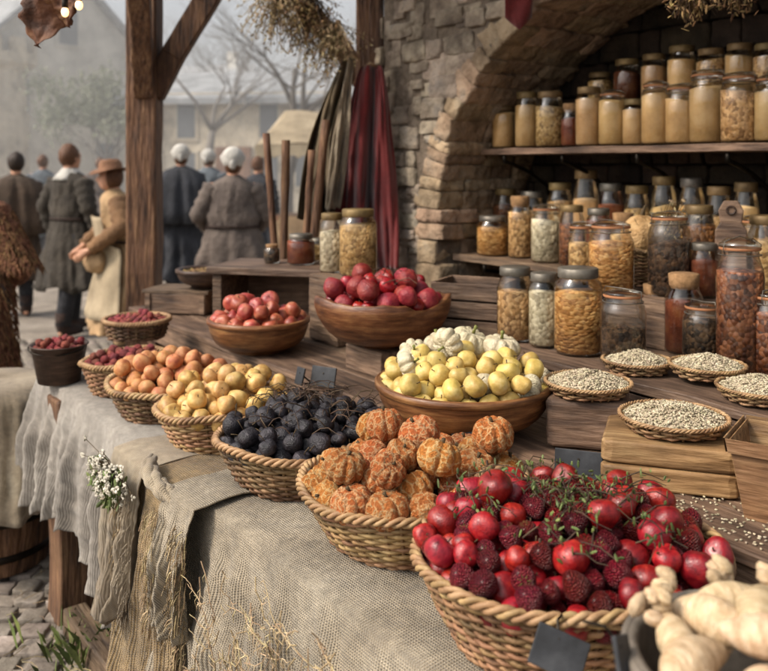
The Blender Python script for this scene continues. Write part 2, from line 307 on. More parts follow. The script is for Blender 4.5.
tag(st.build('straw_litter',M['straw']),'scattered straw lying on the cobbles by the stall','straw',kind='stuff')
# ------------------------------------------------------------------ stall structure (local x=-s, y=v)
def stall(name,label,cat,s,v,z,group=None,dr=0):
    x,y=S(s,v); return thing(name,label,cat,(x,y,z),RZ+dr,group)
ms=stall('market_stall','long weathered wooden market stall carrying all the fruit baskets and bowls','market stall',.8,.5,0)
def L(s,v): return (-(s-.8),v-.5)
tb=MB()
for k in range(7):
    v=.07+k*.145; x,y=L(.72,v); tb.plank(3.26,.14,.026,Tm((x,y,.8)),n=20)
tb.build('tabletop',M['wood_plank'],ms,bevel=.003)
pl=MB()
for k in range(7):
    v=.60+k*.147; x,y=L(1.0,v); pl.plank(3.9,.143,.024,Tm((x,y,.918)),n=24)
pl.build('raised_counter',M['wood_plank'],ms,bevel=.003)
x,y=L(1.0,.545); MB().plank(3.88,.02,.083,Tm((x,y,.862)),n=20,j=.002).build('riser_board',M['wood'],ms,bevel=.003)
ti=MB()
for k in range(5):
    x,y=L(.2,.99+k*.13); ti.plank(1.95,.126,.024,Tm((x,y,1.038)),n=14)
ti.build('jar_step',M['wood_plank'],ms,bevel=.003)
x,y=L(.2,.945); MB().plank(1.93,.02,.09,Tm((x,y,.976)),n=14,j=.002).build('step_board',M['wood'],ms,bevel=.003)
x,y=L(.4,1.43); MB().box(x-.45,x+.45,y-.14,y+.14,1.053,1.2).build('jar_riser',M['wood'],ms,bevel=.005)
for (s,v) in ((2.08,.04),(2.75,1.2),(2.75,.62),(.7,.06),(-.75,.06),(.7,1.5),(-.75,1.5),(2.2,.5)):
    wd_=.15 if s==2.08 else .1
    x,y=L(s,v); lg=MB(); lg.plank(.78 if v<.6 else .9,wd_,wd_,Tm((x,y,.393 if v<.6 else .45),(0,PI/2,0)),j=.006); lg.build('leg',M['wood_v'],ms,bevel=.008)
x,y=L(.72,.06); MB().plank(2.9,.04,.09,Tm((x,y,.74)),n=10).build('apron',M['wood'],ms,bevel=.004)
x,y=L(1.2,.02); MB().plank(1.5,.08,.09,Tm((x,y,.06),(0,0,.03)),n=10).build('foot_rail',M['wood'],ms,bevel=.006)
# ------------------------------------------------------------------ cloths
def drape(name,label,s0,s1,vtop,z,hem,amp,m,seed,off,lam=.16,ns=160,group=None,cat='cloth',crink=.006):
    t=stall(name,label,cat,(s0+s1)/2,0,0,group); sc=(s0+s1)/2; R=random.Random(seed); ph=[R.uniform(0,6) for _ in range(4)]
    nt1,nt2=14,60; vs=[];fs=[]; W=nt1+nt2+1
    for i in range(ns+1):
        s=s0+(s1-s0)*i/ns; hz=hem(s)+.02*noise.noise(Vector((s*9,seed,0)))+.012*noise.noise(Vector((s*60,seed,0)))
        for k in range(W):
            if k<=nt1:
                q=k/nt1; v=vtop*(1-q)-off*q; zz=z+.006*noise.noise(Vector((s*14,v*14,seed)))+.003; ss=s
                if k>nt1-2: zz-=.004*(k-nt1+2)
            else:
                q=(k-nt1)/nt2; dz=(z-hz)*q; a=amp*min(1,q*2.2)*(.5+.5*q)
                fo=math.sin(2*PI*s/lam+ph[0]+1.2*math.sin(s*7+ph[1])+q*.6)+.5*math.sin(2*PI*s/(lam*.43)+ph[2]+q*1.3)+1.3*noise.noise(Vector((s*5,q*1.5,seed)))
                cr=crink*(noise.noise(Vector((s*18,q*7,seed)))+.35*noise.noise(Vector((s*40+q*14,q*18,seed)))+1.2*abs(noise.noise(Vector((s*9+q*5,q*5-s*4,seed)))))*min(1,q*5)
                v=-off-.012*min(1,q*6)-a*(1.3+fo)*.5+cr; zz=z-.008-dz*.99+.006*noise.noise(Vector((s*20,q*8,seed)))
                ss=s+.012*q*math.cos(2*PI*s/lam+ph[0])+.03*q*noise.noise(Vector((s*3,q*3,seed+9)))
            vs.append((-(ss-sc),v,zz))
    for i in range(ns):
        for k in range(W-1): a=i*W+k; fs.append((a,a+1,a+W+1,a+W))
    mb=MB(); mb.add(vs,fs); o=mb.build('fabric',m,t,smooth=True)
    md=o.modifiers.new('thick','SOLIDIFY'); md.thickness=.003
    return t
def fringe(t,sc,edges,n,m):
    for s0,z0,z1,v0 in edges:
        fr=MB()
        for k in range(n):
            s=s0+random.uniform(-.008,.008); zz=random.uniform(z0,z1); dx=random.uniform(.006,.022)*random.choice((-1,1))
            x=-(s-sc); v=v0-.03*random.random(); l=random.uniform(.02,.05)
            fr.tube([(x,v,zz),(x+dx*.6,v-.008,zz-l*.4),(x+dx,v-.012,zz-l)],.0011,3)
        fr.build('frayed_edge',m,t)
drape('table_cloth','pale grey linen cloth hanging in folds at the far end of the stall',1.18,2.37,.5,.821,lambda s:.33+.12*math.exp(-((s-1.85)/.3)**2)+.02*math.sin(s*9),.055,M['linen'],3,.015,lam=.15,ns=200,crink=.008)
drape('table_cloth','coarse pale worn cloth under the nearest baskets',-.9,1.0,.5,.82,lambda s:.12,.085,M['lace'],5,.02,lam=.2,ns=360,crink=.018)
bt=drape('burlap_cloth','ochre burlap runner with frayed edges hanging between linen and the worn cloth',.84,1.2,.45,.825,lambda s:.22-.25*(1.24-s),.05,M['burlap'],8,.055,lam=.12,ns=110,crink=.006)
fringe(bt,1.02,((.84,.2,.78,-.08),(1.2,.25,.78,-.08)),170,M['burlap'])
bt=drape('table_cloth','creased beige linen strip tucked over the grey cloth below the pale apples',1.1,1.32,.4,.828,lambda s:.42-.3*(s-1.2),.05,M['linen2'],12,.07,lam=.09,ns=80,crink=.008)
fringe(bt,1.21,((1.1,.45,.78,-.1),),90,M['linen2'])
bt=drape('cloth_strip','narrow crumpled pale strip laid over the burlap beside the plum basket',.78,.95,.35,.831,lambda s:.52+.3*(.9-s),.04,M['lace'],21,.07,lam=.085,ns=90,crink=.006)
fringe(bt,.865,((.78,.5,.79,-.09),(.95,.5,.79,-.09)),110,M['straw'])
tw=stall('straw_spray','spray of dry straw and thin twigs trailing over the pale worn cloth','dried plants',.4,0,.8)
mb=MB()
for k in range(150):
    s=random.gauss(.3,.34)
    if s<-.4 or s>.72: continue
    x0=-(s-.4); z0=random.uniform(-.34,.02); a0=random.uniform(-2.9,-.2); l=random.uniform(.06,.17)
    def vv(z): return -.088-.06*max(0,-z)-random.uniform(0,.012)
    pts=[]
    for q in range(7):
        t=q/6; aa=a0+.6*math.sin(t*2+k); pts.append((x0+l*t*math.cos(aa),vv(z0+l*t*math.sin(aa)),z0+l*t*math.sin(aa)))
    mb.tube(pts,[.0014*(1-.5*q/6) for q in range(7)],4)
    for q in range(1,7):
        for sg in (-1,1):
            if random.random()<.75:
                aa=a0+sg*random.uniform(.5,1.0); l2=random.uniform(.01,.032); p=pts[q]; mb.tube([p,(p[0]+l2*.5*math.cos(aa),p[1]-.004,p[2]+l2*.5*math.sin(aa)),(p[0]+l2*math.cos(aa+.2),p[1]-.002,p[2]+l2*math.sin(aa+.2))],[.001,.0008,.0005],3)
mb.build('straws',M['straw'],tw)
tc=stall('twisted_cloth','small grey beige twisted cloth lying at the edge between the plum and pale apple baskets','cloth',.98,-.05,.85)
mb=MB()
for j in range(4):
    pts=[]
    for q in range(28):
        t=q/27; a=t*5+j*1.57; pts.append((-.12+.2*t, .01*math.cos(a)-.035*math.sin(t*3),.008*math.sin(a)+.0-.05*t*t))
    mb.tube(pts,[.014*(1-.6*abs(2*q/27-1)**3)*(1+.2*math.sin(q*1.3+j*2)) for q in range(28)],8)
mb.build('strands',M['linen2'],tc,smooth=True)
fl=stall('flower_sprig','sprig of small white flowers lying over the table edge below the pale apples','flowers',1.2,-.1,.81)
mb=MB(); lf=MB(); sm=MB()
for k in range(120):
    c=(random.gauss(0,.06),-.03+random.uniform(-.03,.015),random.gauss(.0,.026)-.01)
    for q in range(5):
        a=q*2*PI/5+k; mb.ell((0,0,0),(.0055,.002,.0035),6,4,Tm((c[0]+.005*math.cos(a),c[1]+random.uniform(-.003,.003),c[2]+.005*math.sin(a)),(random.uniform(-.8,.8),0,random.uniform(-.8,.8))))
    sm.tube([(0,0,-.03),(c[0]*.6,c[1]*.6,c[2]*.5),c],.0011,3)
for k in range(130):
    a=random.uniform(-3.4,.2); l=random.uniform(.03,.11); c=(l*math.cos(a)*1.1,-.02-random.random()*.03,l*math.sin(a)*.9)
    lf.ell((0,0,0),(.014,.005,.0015),6,4,Tm(c,(random.uniform(0,3),random.uniform(0,3),a)))
mb.build('blossom',M['flower'],fl); lf.build('foliage',M['leaf'],fl); sm.build('stalks',M['stem'],fl)
# ------------------------------------------------------------------ stone wall with arch
w=stall('stone_wall','rubble stone wall with a wide arched recess full of jars','wall',.85,1.6,0)
ca,cbb,cz=1.09,.9,1.4
st=MB(); mo=MB(); ar=MB()
def inside(u,z,e=0):
    if z<cz: return abs(u)<ca+e
    return (u/(ca+e))**2+((z-cz)/(cbb+e))**2<1
z=.6
while z<3.1:
    h=random.choice((.06,.075,.09,.11,.13)); u=-1.55-random.random()*.1
    while u<1.54:
        wd=random.uniform(.07,.22)
        if u+wd>1.54: wd=1.54-u+.01
        if wd>.04:
            uc=u+wd/2
            parts=[(z,h)]
            if h>=.11 and random.random()<.4 and wd<.17: q=random.uniform(.4,.6); parts=[(z,h*q),(z+h*q,h*(1-q))]
            for (zz0,hh) in parts:
                zc=zz0+hh/2
                if not inside(uc,zc,.1):
                    st.stone((-uc,.052+random.uniform(-.014,.012),zc+random.uniform(-.006,.006)),(wd-.004,.14,hh-.002),Tm((0,0,0),(0,random.uniform(-.03,.03),0)),j=.065)
        u+=wd
    z+=h
for sg in (1,-1):
    z=.6
    while z<cz-.03:
        h=random.uniform(.06,.14)
        if z+h>cz: h=cz-z
        v=0
        while v<.54:
            d=random.uniform(.1,.24)
            if v+d>.5: d=.56-v
            ar.stone((-sg*(ca+.075+random.uniform(-.008,.008)),v+d/2-.02,z+h/2),(.18+random.uniform(-.05,.03),d-.003,h-.004),j=.06); v+=d
        z+=h
th=0.0
while th<PI:
    dth=random.uniform(.05,.12)
    if th+dth>PI-.03: dth=PI-th
    tm=th+dth/2; rd=random.uniform(.09,.18)
    u=(ca+rd/2-.01)*math.cos(tm); zz=cz+(cbb+rd/2-.01)*math.sin(tm)
    tx,tz=-(ca)*math.sin(tm),cbb*math.cos(tm); ln=math.hypot(tx,tz); ang=math.atan2(tz,tx)
    arc=ln*dth; v=0
    while v<.54:
        d=random.uniform(.1,.26)
        if v+d>.48: d=.56-v
        T=Tm((-u,v+d/2-.018+random.uniform(-.014,.008),zz),(0,ang+random.uniform(-.05,.05),0))
        ar.stone((0,0,random.uniform(-.01,.01)),(arc*1.07-.003,d-.003,rd),T,j=.06); v+=d
    th+=dth
st.build('masonry',M['stone'],w,smooth=True); ar.build('arch_ring',M['stone_warm'],w,smooth=True)
n=60; e=.012; vs=[];fs=[]
for i in range(n+1):
    th=PI*i/n; u=(ca+e)*math.cos(th); zz=cz+(cbb+e)*math.sin(th)
    vs+=[(-u,-.002,zz),(-u*1.0,-.002,3.15),(-u,.6,zz)]
for i in range(n): a=i*3; fs+=[(a,a+1,a+4,a+3),(a,a+3,a+5,a+2)]
mo.add(vs,fs)
for sg in (1,-1):
    x0,x1=sorted((-sg*(ca+e),-sg*1.51)); mo.box(x0,x1,-.004,.6,0,cz); x0,x1=sorted((-sg*(ca+e+.001),-sg*1.51)); mo.box(x0,x1,-.005,.6,cz,3.15)
mo.build('mortar',M['mortar'],w)
bk=MB(); z=.8
while z<2.6:
    h=random.uniform(.08,.15); u=-1.2
    while u<1.2:
        wd=random.uniform(.1,.24); bk.stone((-(u+wd/2),.6,z+h/2),(wd-.008,.1,h-.008),j=.05); u+=wd
    z+=h
bk.build('recess_back',M['stone_shaded'],w,smooth=True); MB().box(-1.3,1.3,.62,.7,0,3.15).build('back_mortar',M['stone_shaded'],w)
def shelf(label,s0,s1,v0,v1,z,th=.03):
    t=stall('wall_shelf',label,'shelf',(s0+s1)/2,(v0+v1)/2,z-th)
    p=MB(); hw=(s1-s0)/2
    k=2; W=(v1-v0)/k
    for i in range(k): p.plank(s1-s0,W-.004,th-.003,Tm((0,-(v1-v0)/2+W*(i+.5),th/2)),n=16)
    p.build('board',M['wood'],t,bevel=.003)
    for q in (-.82,-.5,-.15,.2,.55,.85):
        b=MB(); b.tube([(q*hw,-(v1-v0)/2+.02,-.002),(q*hw,-(v1-v0)/2+.02,-.03),(q*hw,-.09,-.045),(q*hw,0,-.075),(q*hw,(v1-v0)/2-.05,-.14),(q*hw,(v1-v0)/2-.03,-.2)],.009,6); b.build('bracket',M['iron'],t,smooth=True)
    return t
shelf('upper dark wooden shelf across the stone arch holding flour jars',-.2,1.925,1.78,2.12,1.675)
shelf('raised dark wooden ledge behind the front row of upper shelf jars',-.2,1.3,1.965,2.11,1.83)
shelf('lower dark wooden shelf inside the stone arch near the counter',-.2,1.925,1.66,2.12,1.2)
# ------------------------------------------------------------------ posts, beam & unseen shade roof
def beam(mb,p0,p1,w,h=None,n=10):
    p0=Vector(p0);p1=Vector(p1);d=p1-p0; q=d.to_track_quat('X','Z').to_matrix().to_4x4()
    return mb.plank(d.length,w,h or w,Matrix.Translation((p0+p1)/2)@q,j=.006,n=n)
px1=(-1.24,4.4)
t=thing('timber_post','thick brown timber post with curved braces standing left of the stall','post',(px1[0],px1[1],0))
m_=MB(); m_.plank(3.0,.155,.155,Tm((0,0,1.5),(0,PI/2,0)),j=.006,n=20); m_.build('shaft',M['wood_v'],t,bevel=.012)
for k,(dx,dy) in enumerate(((.5,.05),(.1,-.5))):
    b=MB(); pts=[(dx*.1,dy*.1,1.98),(dx*.3,dy*.3,2.18),(dx*.62,dy*.62,2.45),(dx*1.1,dy*1.1,2.86)]
    for a,c in zip(pts[:-1],pts[1:]):
        d=(Vector(c)-Vector(a)).normalized()*.02; beam(b,Vector(a)-d,Vector(c)+d,.1,.12,4)
    b.build('brace',M['wood_v'],t,bevel=.01)
px2=(-.068,4.25)
t=thing('timber_post','dark timber post against the end of the stone wall','post',(px2[0],px2[1],0))
MB().plank(3.0,.14,.14,Tm((0,0,1.5),(0,PI/2,0)),j=.005,n=20).build('shaft',M['wood_v'],t,bevel=.01)
b=MB(); pts=[(-.03,0,2.0),(-.14,0,2.18),(-.34,-.02,2.4),(-.62,-.03,2.62)]
for a,c in zip(pts[:-1],pts[1:]):
    d=(Vector(c)-Vector(a)).normalized()*.02; beam(b,Vector(a)-d,Vector(c)+d,.09,.1,4)
b.build('brace',M['wood_v'],t,bevel=.008)
t=thing('canopy_beam','heavy timber beam joining the two posts overhead','beam',(-.65,4.33,2.95)); mb=MB(); beam(mb,(-1.3,.1,0),(1.2,-.15,0),.16); mb.build('timber',M['wood_v'],t,bevel=.01)
t=stall('shade_roof','unseen wooden lean-to roof added to shade the back of the stall','roof',.9,1.25,2.88); mb=MB()  # roof out of view, added and placed for the shade it casts
for k in range(21): mb.plank(1.1,.155,.03,Tm((-1.6+k*.16,0,0),(0,0,PI/2)),j=.004)
mb.build('boards',M['wood'],t)
t.rotation_euler=(.15,0,RZ)
# ------------------------------------------------------------------ hangings
def hang(name,label,cat,px,Y,pw0,pw1,y0,y1,m,folds,slant=0,depth=.03,belly=0):
    X=(px-384)*Y/F; zt=H+(HY-y0)*Y/F; zb=H+(HY-y1)*Y/F
    t=thing(name,label,cat,(X,Y,zb)); mb=MB(); ns,nt=110,34; vs=[];fs=[]
    for k in range(nt+1):
        q=k/nt; wd=(pw0+(pw1-pw0)*q**.6)*Y/F; z=(zt-zb)*(1-q)
        for i in range(ns+1):
            u=i/ns-.5; uu=u+.06*math.sin(u*9+px)+.05*noise.noise(Vector((u*4,q*3,px)))
            vs.append((u*wd+slant*q+belly*math.sin(q*PI)+.008*math.sin(q*5+u*9),depth*(.5+q*.6)*(math.sin(uu*2*PI*folds+.8*math.sin(q*4))+.6*noise.noise(Vector((u*14,q*3,px+5))))+.016*noise.noise(Vector((u*6,q*9,px))),z+.03*noise.noise(Vector((u*6,0,px)))*q))
    for k in range(nt):
        for i in range(ns): a=k*(ns+1)+i; fs.append((a,a+1,a+ns+2,a+ns+1))
    mb.add(vs,fs); o=mb.build('fabric',m,t,smooth=True); md=o.modifiers.new('t','SOLIDIFY'); md.thickness=.003
    r=MB(); r.tube([(-.03,0,zt-zb-.004),(0,-.02,zt-zb+.012),(.03,0,zt-zb-.004)],.008,6); r.build('tie',M['straw'],t,smooth=True)
    return t
hang('curtain','dark red curtain hanging in front of the dark post','curtain',371,3.98,24,68,66,268,M['red_cloth'],2.0,depth=.06,slant=-.03)
hang('hanging_cloth','dark olive cloth gathered at the brace and falling to the left','cloth',350,4.0,10,38,55,218,M['olive_cloth'],2.4,slant=-.16,depth=.045,belly=-.03)
hang('hanging_cloth','tan cloth strip hanging between the olive cloth and red curtain','cloth',352,3.93,6,16,58,208,M['linen2'],1.2,slant=-.09,depth=.03)
t=thing('pennant','small dark red pennant hanging from the top of the arch','pennant'); X,Y=ray_v(519,1.5); t.location=(X,Y,2.11)
mb=MB(); vs=[];fs=[]
for i in range(7):
    for j in range(9):
        u=-.055+.11*i/6; q=j/8; tip=.05*(1-abs(u)/.055) if j==8 else 0; vs.append((u*(1-.05*q),.01*math.sin(u*60+q*4)*(.3+q),.25-.19*q-tip*q))
for i in range(6):
    for j in range(8): a=i*9+j; fs.append((a,a+1,a+10,a+9))
mb.add(vs,fs); o=mb.build('flag',M['red_cloth'],t,smooth=True); o.modifiers.new('s','SOLIDIFY').thickness=.003
mb=MB(); mb.tube([(-.07,0,.25),(.07,0,.25)],.005,6); mb.build('rod',M['wood_dark'],t)
# ------------------------------------------------------------------ herb bundles
def herbs(label,loc,n,ln,spread,lean=(0,0,-1),leafy=1,m='herb',sm_m='twig'):
    t=thing('herb_bundle',label,'dried herbs',loc); sm=MB(); lf=MB(); ax=Vector(lean).normalized()
    for k in range(n):
        d=(ax+Vector((random.gauss(0,spread),random.gauss(0,spread),random.gauss(0,spread)))).normalized(); l=ln*random.uniform(.5,1)
        c=Vector((random.gauss(0,.06),random.gauss(0,.06),-.1))*l
        pts=[Vector((0,0,0)),d*l*.5+c*.2,d*l+c]
        sm.tube(pts,[.0022,.0016,.0009],3)
        for q in range(int(6*leafy)):
            p=pts[1].lerp(pts[2],random.uniform(-.3,1)); lf.ell((0,0,0),(random.uniform(.006,.016),.004,.0015),5,4,Tm(p+Vector((random.gauss(0,.008),random.gauss(0,.008),random.gauss(0,.008))),(random.uniform(0,6),random.uniform(0,6),random.uniform(0,6))))
    sm.build('stalks',M[sm_m],t); lf.build('leaves',M[m],t)
    w_=MB(); w_.lathe([(.012,-.04),(.015,-.03),(.015,.0),(.01,.01)],10); w_.build('string',M['straw'],t,smooth=True); return t
def wz(px,py,Y): return ((px-384)*Y/F,Y,H+(HY-py)*Y/F)
herbs('straw coloured herb bundle hanging nearest the gathered olive cloth',wz(338,22,3.92),110,.28,.5,(-.3,0,-.8),leafy=1.2,m='straw',sm_m='straw')
herbs('brown herb bundle hanging in the middle of the brace of the dark post',wz(312,-6,3.92),120,.3,.5,(-.1,0,-.9),leafy=1.6)
herbs('straw coloured herb bundle hanging furthest left on the brace of the dark post',wz(278,-18,3.92),110,.32,.5,(.05,0,-.9),leafy=1.2,m='straw',sm_m='straw')
herbs('dried herb bunch hanging above the jars at the upper right',wz(690,-18,2.5),70,.12,.5)
herbs('twiggy herb bunch hanging at the top right corner',wz(735,-22,2.6),60,.11,.5)
t=thing('dried_leaf','large curled brown leaf hanging at the upper left beside the bulbs','dried leaf',wz(50,-14,2.6))
for k,(a,l,wd) in enumerate(((-.2,.19,.075),(.45,.14,.05))):
    mb=MB(); vs=[];fs=[]
    for i in range(19):
        q=i/18; ww=wd*math.sin(PI*min(1,q*.93+.07))**.8*(1+.12*math.sin(q*26+k))
        for j in range(13):
            u=j/6-1; x=u*ww; vs.append((x*math.cos(a)+math.sin(a)*l*q, .035*u*u*(1-q)+.03*math.sin(q*5+k)*u+.012*noise.noise(Vector((u*3,q*6,k))), -l*q*math.cos(a)+x*math.sin(a)*.6+.008*noise.noise(Vector((u*6,q*8,k+3)))))
    for i in range(18):
        for j in range(12): b_=i*13+j; fs.append((b_,b_+1,b_+14,b_+13))
    mb.add(vs,fs); o=mb.build('leaf_blade',M['leaf_dry'],t,smooth=True); o.modifiers.new('s','SOLIDIFY').thickness=.0015
mb=MB(); mb.tube([(0,.01,0),(0,.01,.06)],.003,5); mb.build('stalk',M['twig'],t)
for i,(px,py,lab) in enumerate(((65,12,'glowing warm bulb hanging nearest the dried leaf'),(79,5,'glowing warm bulb to the right of the other hanging bulb'))):
    t=thing('light_bulb',lab,'bulb',wz(px,py,2.5)); mb=MB(); mb.ell((0,0,0),(.011,.011,.015),12,8); mb.build('glass',M['bulb'],t,smooth=True)
    mb=MB(); mb.lathe([(.007,.012),(.009,.016),(.009,.04),(.004,.045)],10); mb.build('socket',M['iron'],t,smooth=True)
    mb=MB(); mb.tube([(0,0,.04),(0,0,.6)],.002,4); mb.build('cord',M['iron'],t)
# ------------------------------------------------------------------ baskets
def basket(label,cx,cy,rt,rb,z0,z1,m='wicker',nst=34,sr=.0042,handles=None,rimr=.008,floor=.05,name='wicker_basket',oval=1.0,rz=0):
    t=thing(name,label,'basket',(cx,cy,z0),rz); h=z1-z0; rows=max(3,int(h/(sr*1.75)))
    def R(q): return rb+(rt-rb)*(q**.8)
    def sag(th): return .006*math.sin(2*th+cx*9)+.003*math.sin(5*th+cy*7) if h>.08 else 0
    mb=MB(); seg=nst*3
    for i in range(rows):
        q=(i+.5)/rows; r=R(q); wob=random.uniform(-.0012,.0012); pts=[]
        for k in range(seg):
            th=2*PI*k/seg; a=.0045*math.cos(nst/2*th*1.0+PI*i)+random.uniform(-.0008,.0008)+.003*noise.noise(Vector((math.cos(th)*2,math.sin(th)*2,i*.3+cx)))
            pts.append(((r+a)*math.cos(th)*oval,(r+a)*math.sin(th),h*q+wob+random.uniform(-.0006,.0006)+.002*math.sin(3*th+i*.2)+sag(th)*q))
        mb.tube(pts,[sr*random.uniform(.8,1.15) for _ in pts],5,closed=True)
    mb.build('woven_side',M[m],t,smooth=True)
    mb=MB()
    for k in range(nst):
        th=2*PI*(k+.0)/nst; mb.tube([((R(q)+.0)*math.cos(th)*oval,R(q)*math.sin(th),h*q+sag(th)*q) for q in (0,.25,.5,.75,1.0)],sr*.9,5)
    mb.build('stakes',M['wicker_dark'],t,smooth=True)
    mb=MB(); ns=int(2*PI*rt/.006)
    for j in range(3):
        mb.tube([((rt+.004+rimr*.75*math.cos(th*24+j*2.094))*math.cos(th)*oval,(rt+.004+rimr*.75*math.cos(th*24+j*2.094))*math.sin(th),h+.002+sag(th)+rimr*.75*math.sin(th*24+j*2.094)) for th in [2*PI*k/ns for k in range(ns)]],[rimr*.62*random.uniform(.85,1.12) for _ in range(ns)],6,closed=True)
    mb.build('braided_rim',M['wicker_rim'],t,smooth=True)
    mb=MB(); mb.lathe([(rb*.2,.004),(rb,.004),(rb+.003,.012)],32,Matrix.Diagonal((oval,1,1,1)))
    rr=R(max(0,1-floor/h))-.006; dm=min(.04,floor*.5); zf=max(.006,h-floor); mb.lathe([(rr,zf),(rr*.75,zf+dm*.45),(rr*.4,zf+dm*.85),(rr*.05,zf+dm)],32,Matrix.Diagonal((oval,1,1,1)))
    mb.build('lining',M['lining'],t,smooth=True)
    for a in (handles or []):
        hb=MB()
        for j in range(2):
            pts=[]
            for k in range(22):
                u=k/21; an=a+(u-.5)*.5; up=.035*math.sin(PI*u); tw=u*22+j*PI
                pts.append(((rt+.006+.004*math.cos(tw)+.03*math.sin(PI*u))*math.cos(an)*oval,(rt+.006+.004*math.cos(tw)+.03*math.sin(PI*u))*math.sin(an),h+up+.004*math.sin(tw)))
            hb.tube(pts,.0055,6)
        hb.build('handle',M['wicker_rim'],t,smooth=True)
    return t
def pack(n,rads,R,fl,it=190,k=.8,seed=1,dome=.04,over=.01):
    rg=np.random.RandomState(seed); rads=np.array(rads[:n])
    a=rg.rand(n)*2*PI; rr=np.sqrt(rg.rand(n))*R*.92
    P=np.stack([rr*np.cos(a),rr*np.sin(a),rg.rand(n)*.16+.02],1)
    for i in range(it):
        st=.004*(1-i/it)+.0006
        P[:,2]-=st; rc=np.hypot(P[:,0],P[:,1]); P[:,:2]-=P[:,:2]*(k*st/R)
        for _ in range(3):
            d=P[:,None]-P[None]; L=np.sqrt((d**2).sum(2))+1e-9; mn=(rads[:,None]+rads[None])*.97; ov=np.where(L<mn,mn-L,0); np.fill_diagonal(ov,0)
            P+=((d/L[...,None])*ov[...,None]*.42).sum(1)
            rc=np.hypot(P[:,0],P[:,1]); flz=-fl+dome*(1-np.minimum(1,(rc/R))**2)+rads*.9
            P[:,2]=np.maximum(P[:,2],flz)
            lim=R-rads*.75+np.where(P[:,2]>rads*.8,over,0); f=np.where(rc>lim,lim/np.maximum(rc,1e-6),1); P[:,:2]*=f[:,None]
    return P
def apple_mesh(nm,m,r=1,flat=.92,dim=.22,rib=0,nrib=5,seg=20,lump=0,rings=12,fine=0):
    prof=[]
    for i in range(rings+1):
        th=PI*i/rings; rr=math.sin(th)*(1+.04*math.cos(th)); z=-math.cos(th)*flat
        if th>PI*.8: z-=dim*(1-math.sin(th))**1.2
        if th<PI*.12: z+=dim*.5*(1-math.sin(th))**1.5
        prof.append((max(rr,.02),z))
    mb=MB(); sd=random.random()*40
    def fn(a,b,th):
        q=1+rib*(abs(math.cos(nrib*th/2))**.7-.6)*min(1,a*1.3)
        p=Vector((a*math.cos(th),a*math.sin(th),b))
        if lump: q+=lump*noise.noise(p*1.2+Vector((0,0,sd)))
        if fine: q+=fine*noise.noise(p*7+Vector((sd,0,0)))+fine*.5*noise.noise(p*14+Vector((sd,0,0)))
        return a*q,b*(1+(q-1)*.8)
    mb.lathe(prof,seg,fn=fn); return mb.mesh(nm,m)
def stem_mesh(nm,m,h=.5,r=.05,z0=.55,bend=.1):
    mb=MB(); mb.tube([(0,0,z0),(bend*.3,0,z0+h*.5),(bend,0,z0+h)],[r,r*.8,r*1.2],5); return mb.mesh(nm,m)
def crown_mesh(nm,m,z0=.8,n=6,l=.3):
    mb=MB()
    for k in range(n):
        a=2*PI*k/n; mb.add([(.1*math.cos(a-.5),.1*math.sin(a-.5),z0),(.1*math.cos(a+.5),.1*math.sin(a+.5),z0),((.12+l)*math.cos(a),(.12+l)*math.sin(a),z0+l*.35)],[(0,1,2),(2,1,0)])
    return mb.mesh(nm,m,False)
def berry_mesh(nm,m):
    mb=MB(); sd=random.random()*9; mb.lathe([(.02,-1.15),(.35,-1.0),(.65,-.65),(.86,-.2),(.93,.2),(.8,.55),(.45,.76),(.05,.8)],18,fn=lambda a,b,th:(a*(1+.14*noise.noise(Vector((math.cos(th),math.sin(th),b+sd)))),b)); return mb.mesh(nm,m)
PR={}
PR['red_apple']=('red_apple','apple',[apple_mesh('red_apple',M['apple_red'],lump=.16) for _ in range(4)],[('stem',stem_mesh('stem',M['stem']))])
PR['strawberry']=('strawberry','strawberry',[berry_mesh('strawberry',M['straw_b']) for _ in range(3)],[('leafy_calyx',crown_mesh('leafy_calyx',M['green_stem'],.74,7,.45))])
PR['pom']=('pomegranate','pomegranate',[apple_mesh('pomegranate',M['pom'],dim=.02,lump=.2) for _ in range(2)],[('calyx_crown',crown_mesh('calyx_crown',M['pom'],.85,6,.22))])
PR['orange']=('rough_squash','squash',[apple_mesh('rough_squash',M['orange'],flat=.86,dim=.22,rib=.13,nrib=k,seg=80,lump=.06,rings=30,fine=.022) for k in (8,9,10)],[('stem',stem_mesh('stem',M['stem'],.3,.09))])
PR['plum']=('dark_plum','plum',[apple_mesh('dark_plum',M['plum'],dim=.1,lump=.2) for _ in range(4)],[('stem',stem_mesh('stem',M['stem'],1.1,.05,.7,.3))])
PR['pale']=('yellow_apple','apple',[apple_mesh('yellow_apple',M['pale_apple'],lump=.16) for _ in range(3)],[('stem',stem_mesh('stem',M['stem']))])
PR['peach']=('peach','peach',[apple_mesh('peach',M['peach'],dim=.12,lump=.14) for _ in range(3)],[('stem',stem_mesh('stem',M['stem'],.25))])
PR['green']=('yellow_apple','apple',[apple_mesh('yellow_apple',M['green_apple'],lump=.16) for _ in range(3)],[('stem',stem_mesh('stem',M['stem']))])
PR['white']=('white_gourd','gourd',[apple_mesh('white_gourd',M['white_gourd'],flat=.72,dim=.22,rib=.2,nrib=9,seg=54,lump=.08,rings=18) for _ in range(2)],[('stem',stem_mesh('stem',M['green_stem'],.45,.1))])
PR['blush']=('blushed_apple','apple',[apple_mesh('blushed_apple',M['blush_apple'],lump=.14) for _ in range(3)],[('stem',stem_mesh('stem',M['stem']))])
PR['berry']=('dried_berry','berry',[apple_mesh('dried_berry',M['berry'],dim=.05,lump=.3,seg=10)],[])
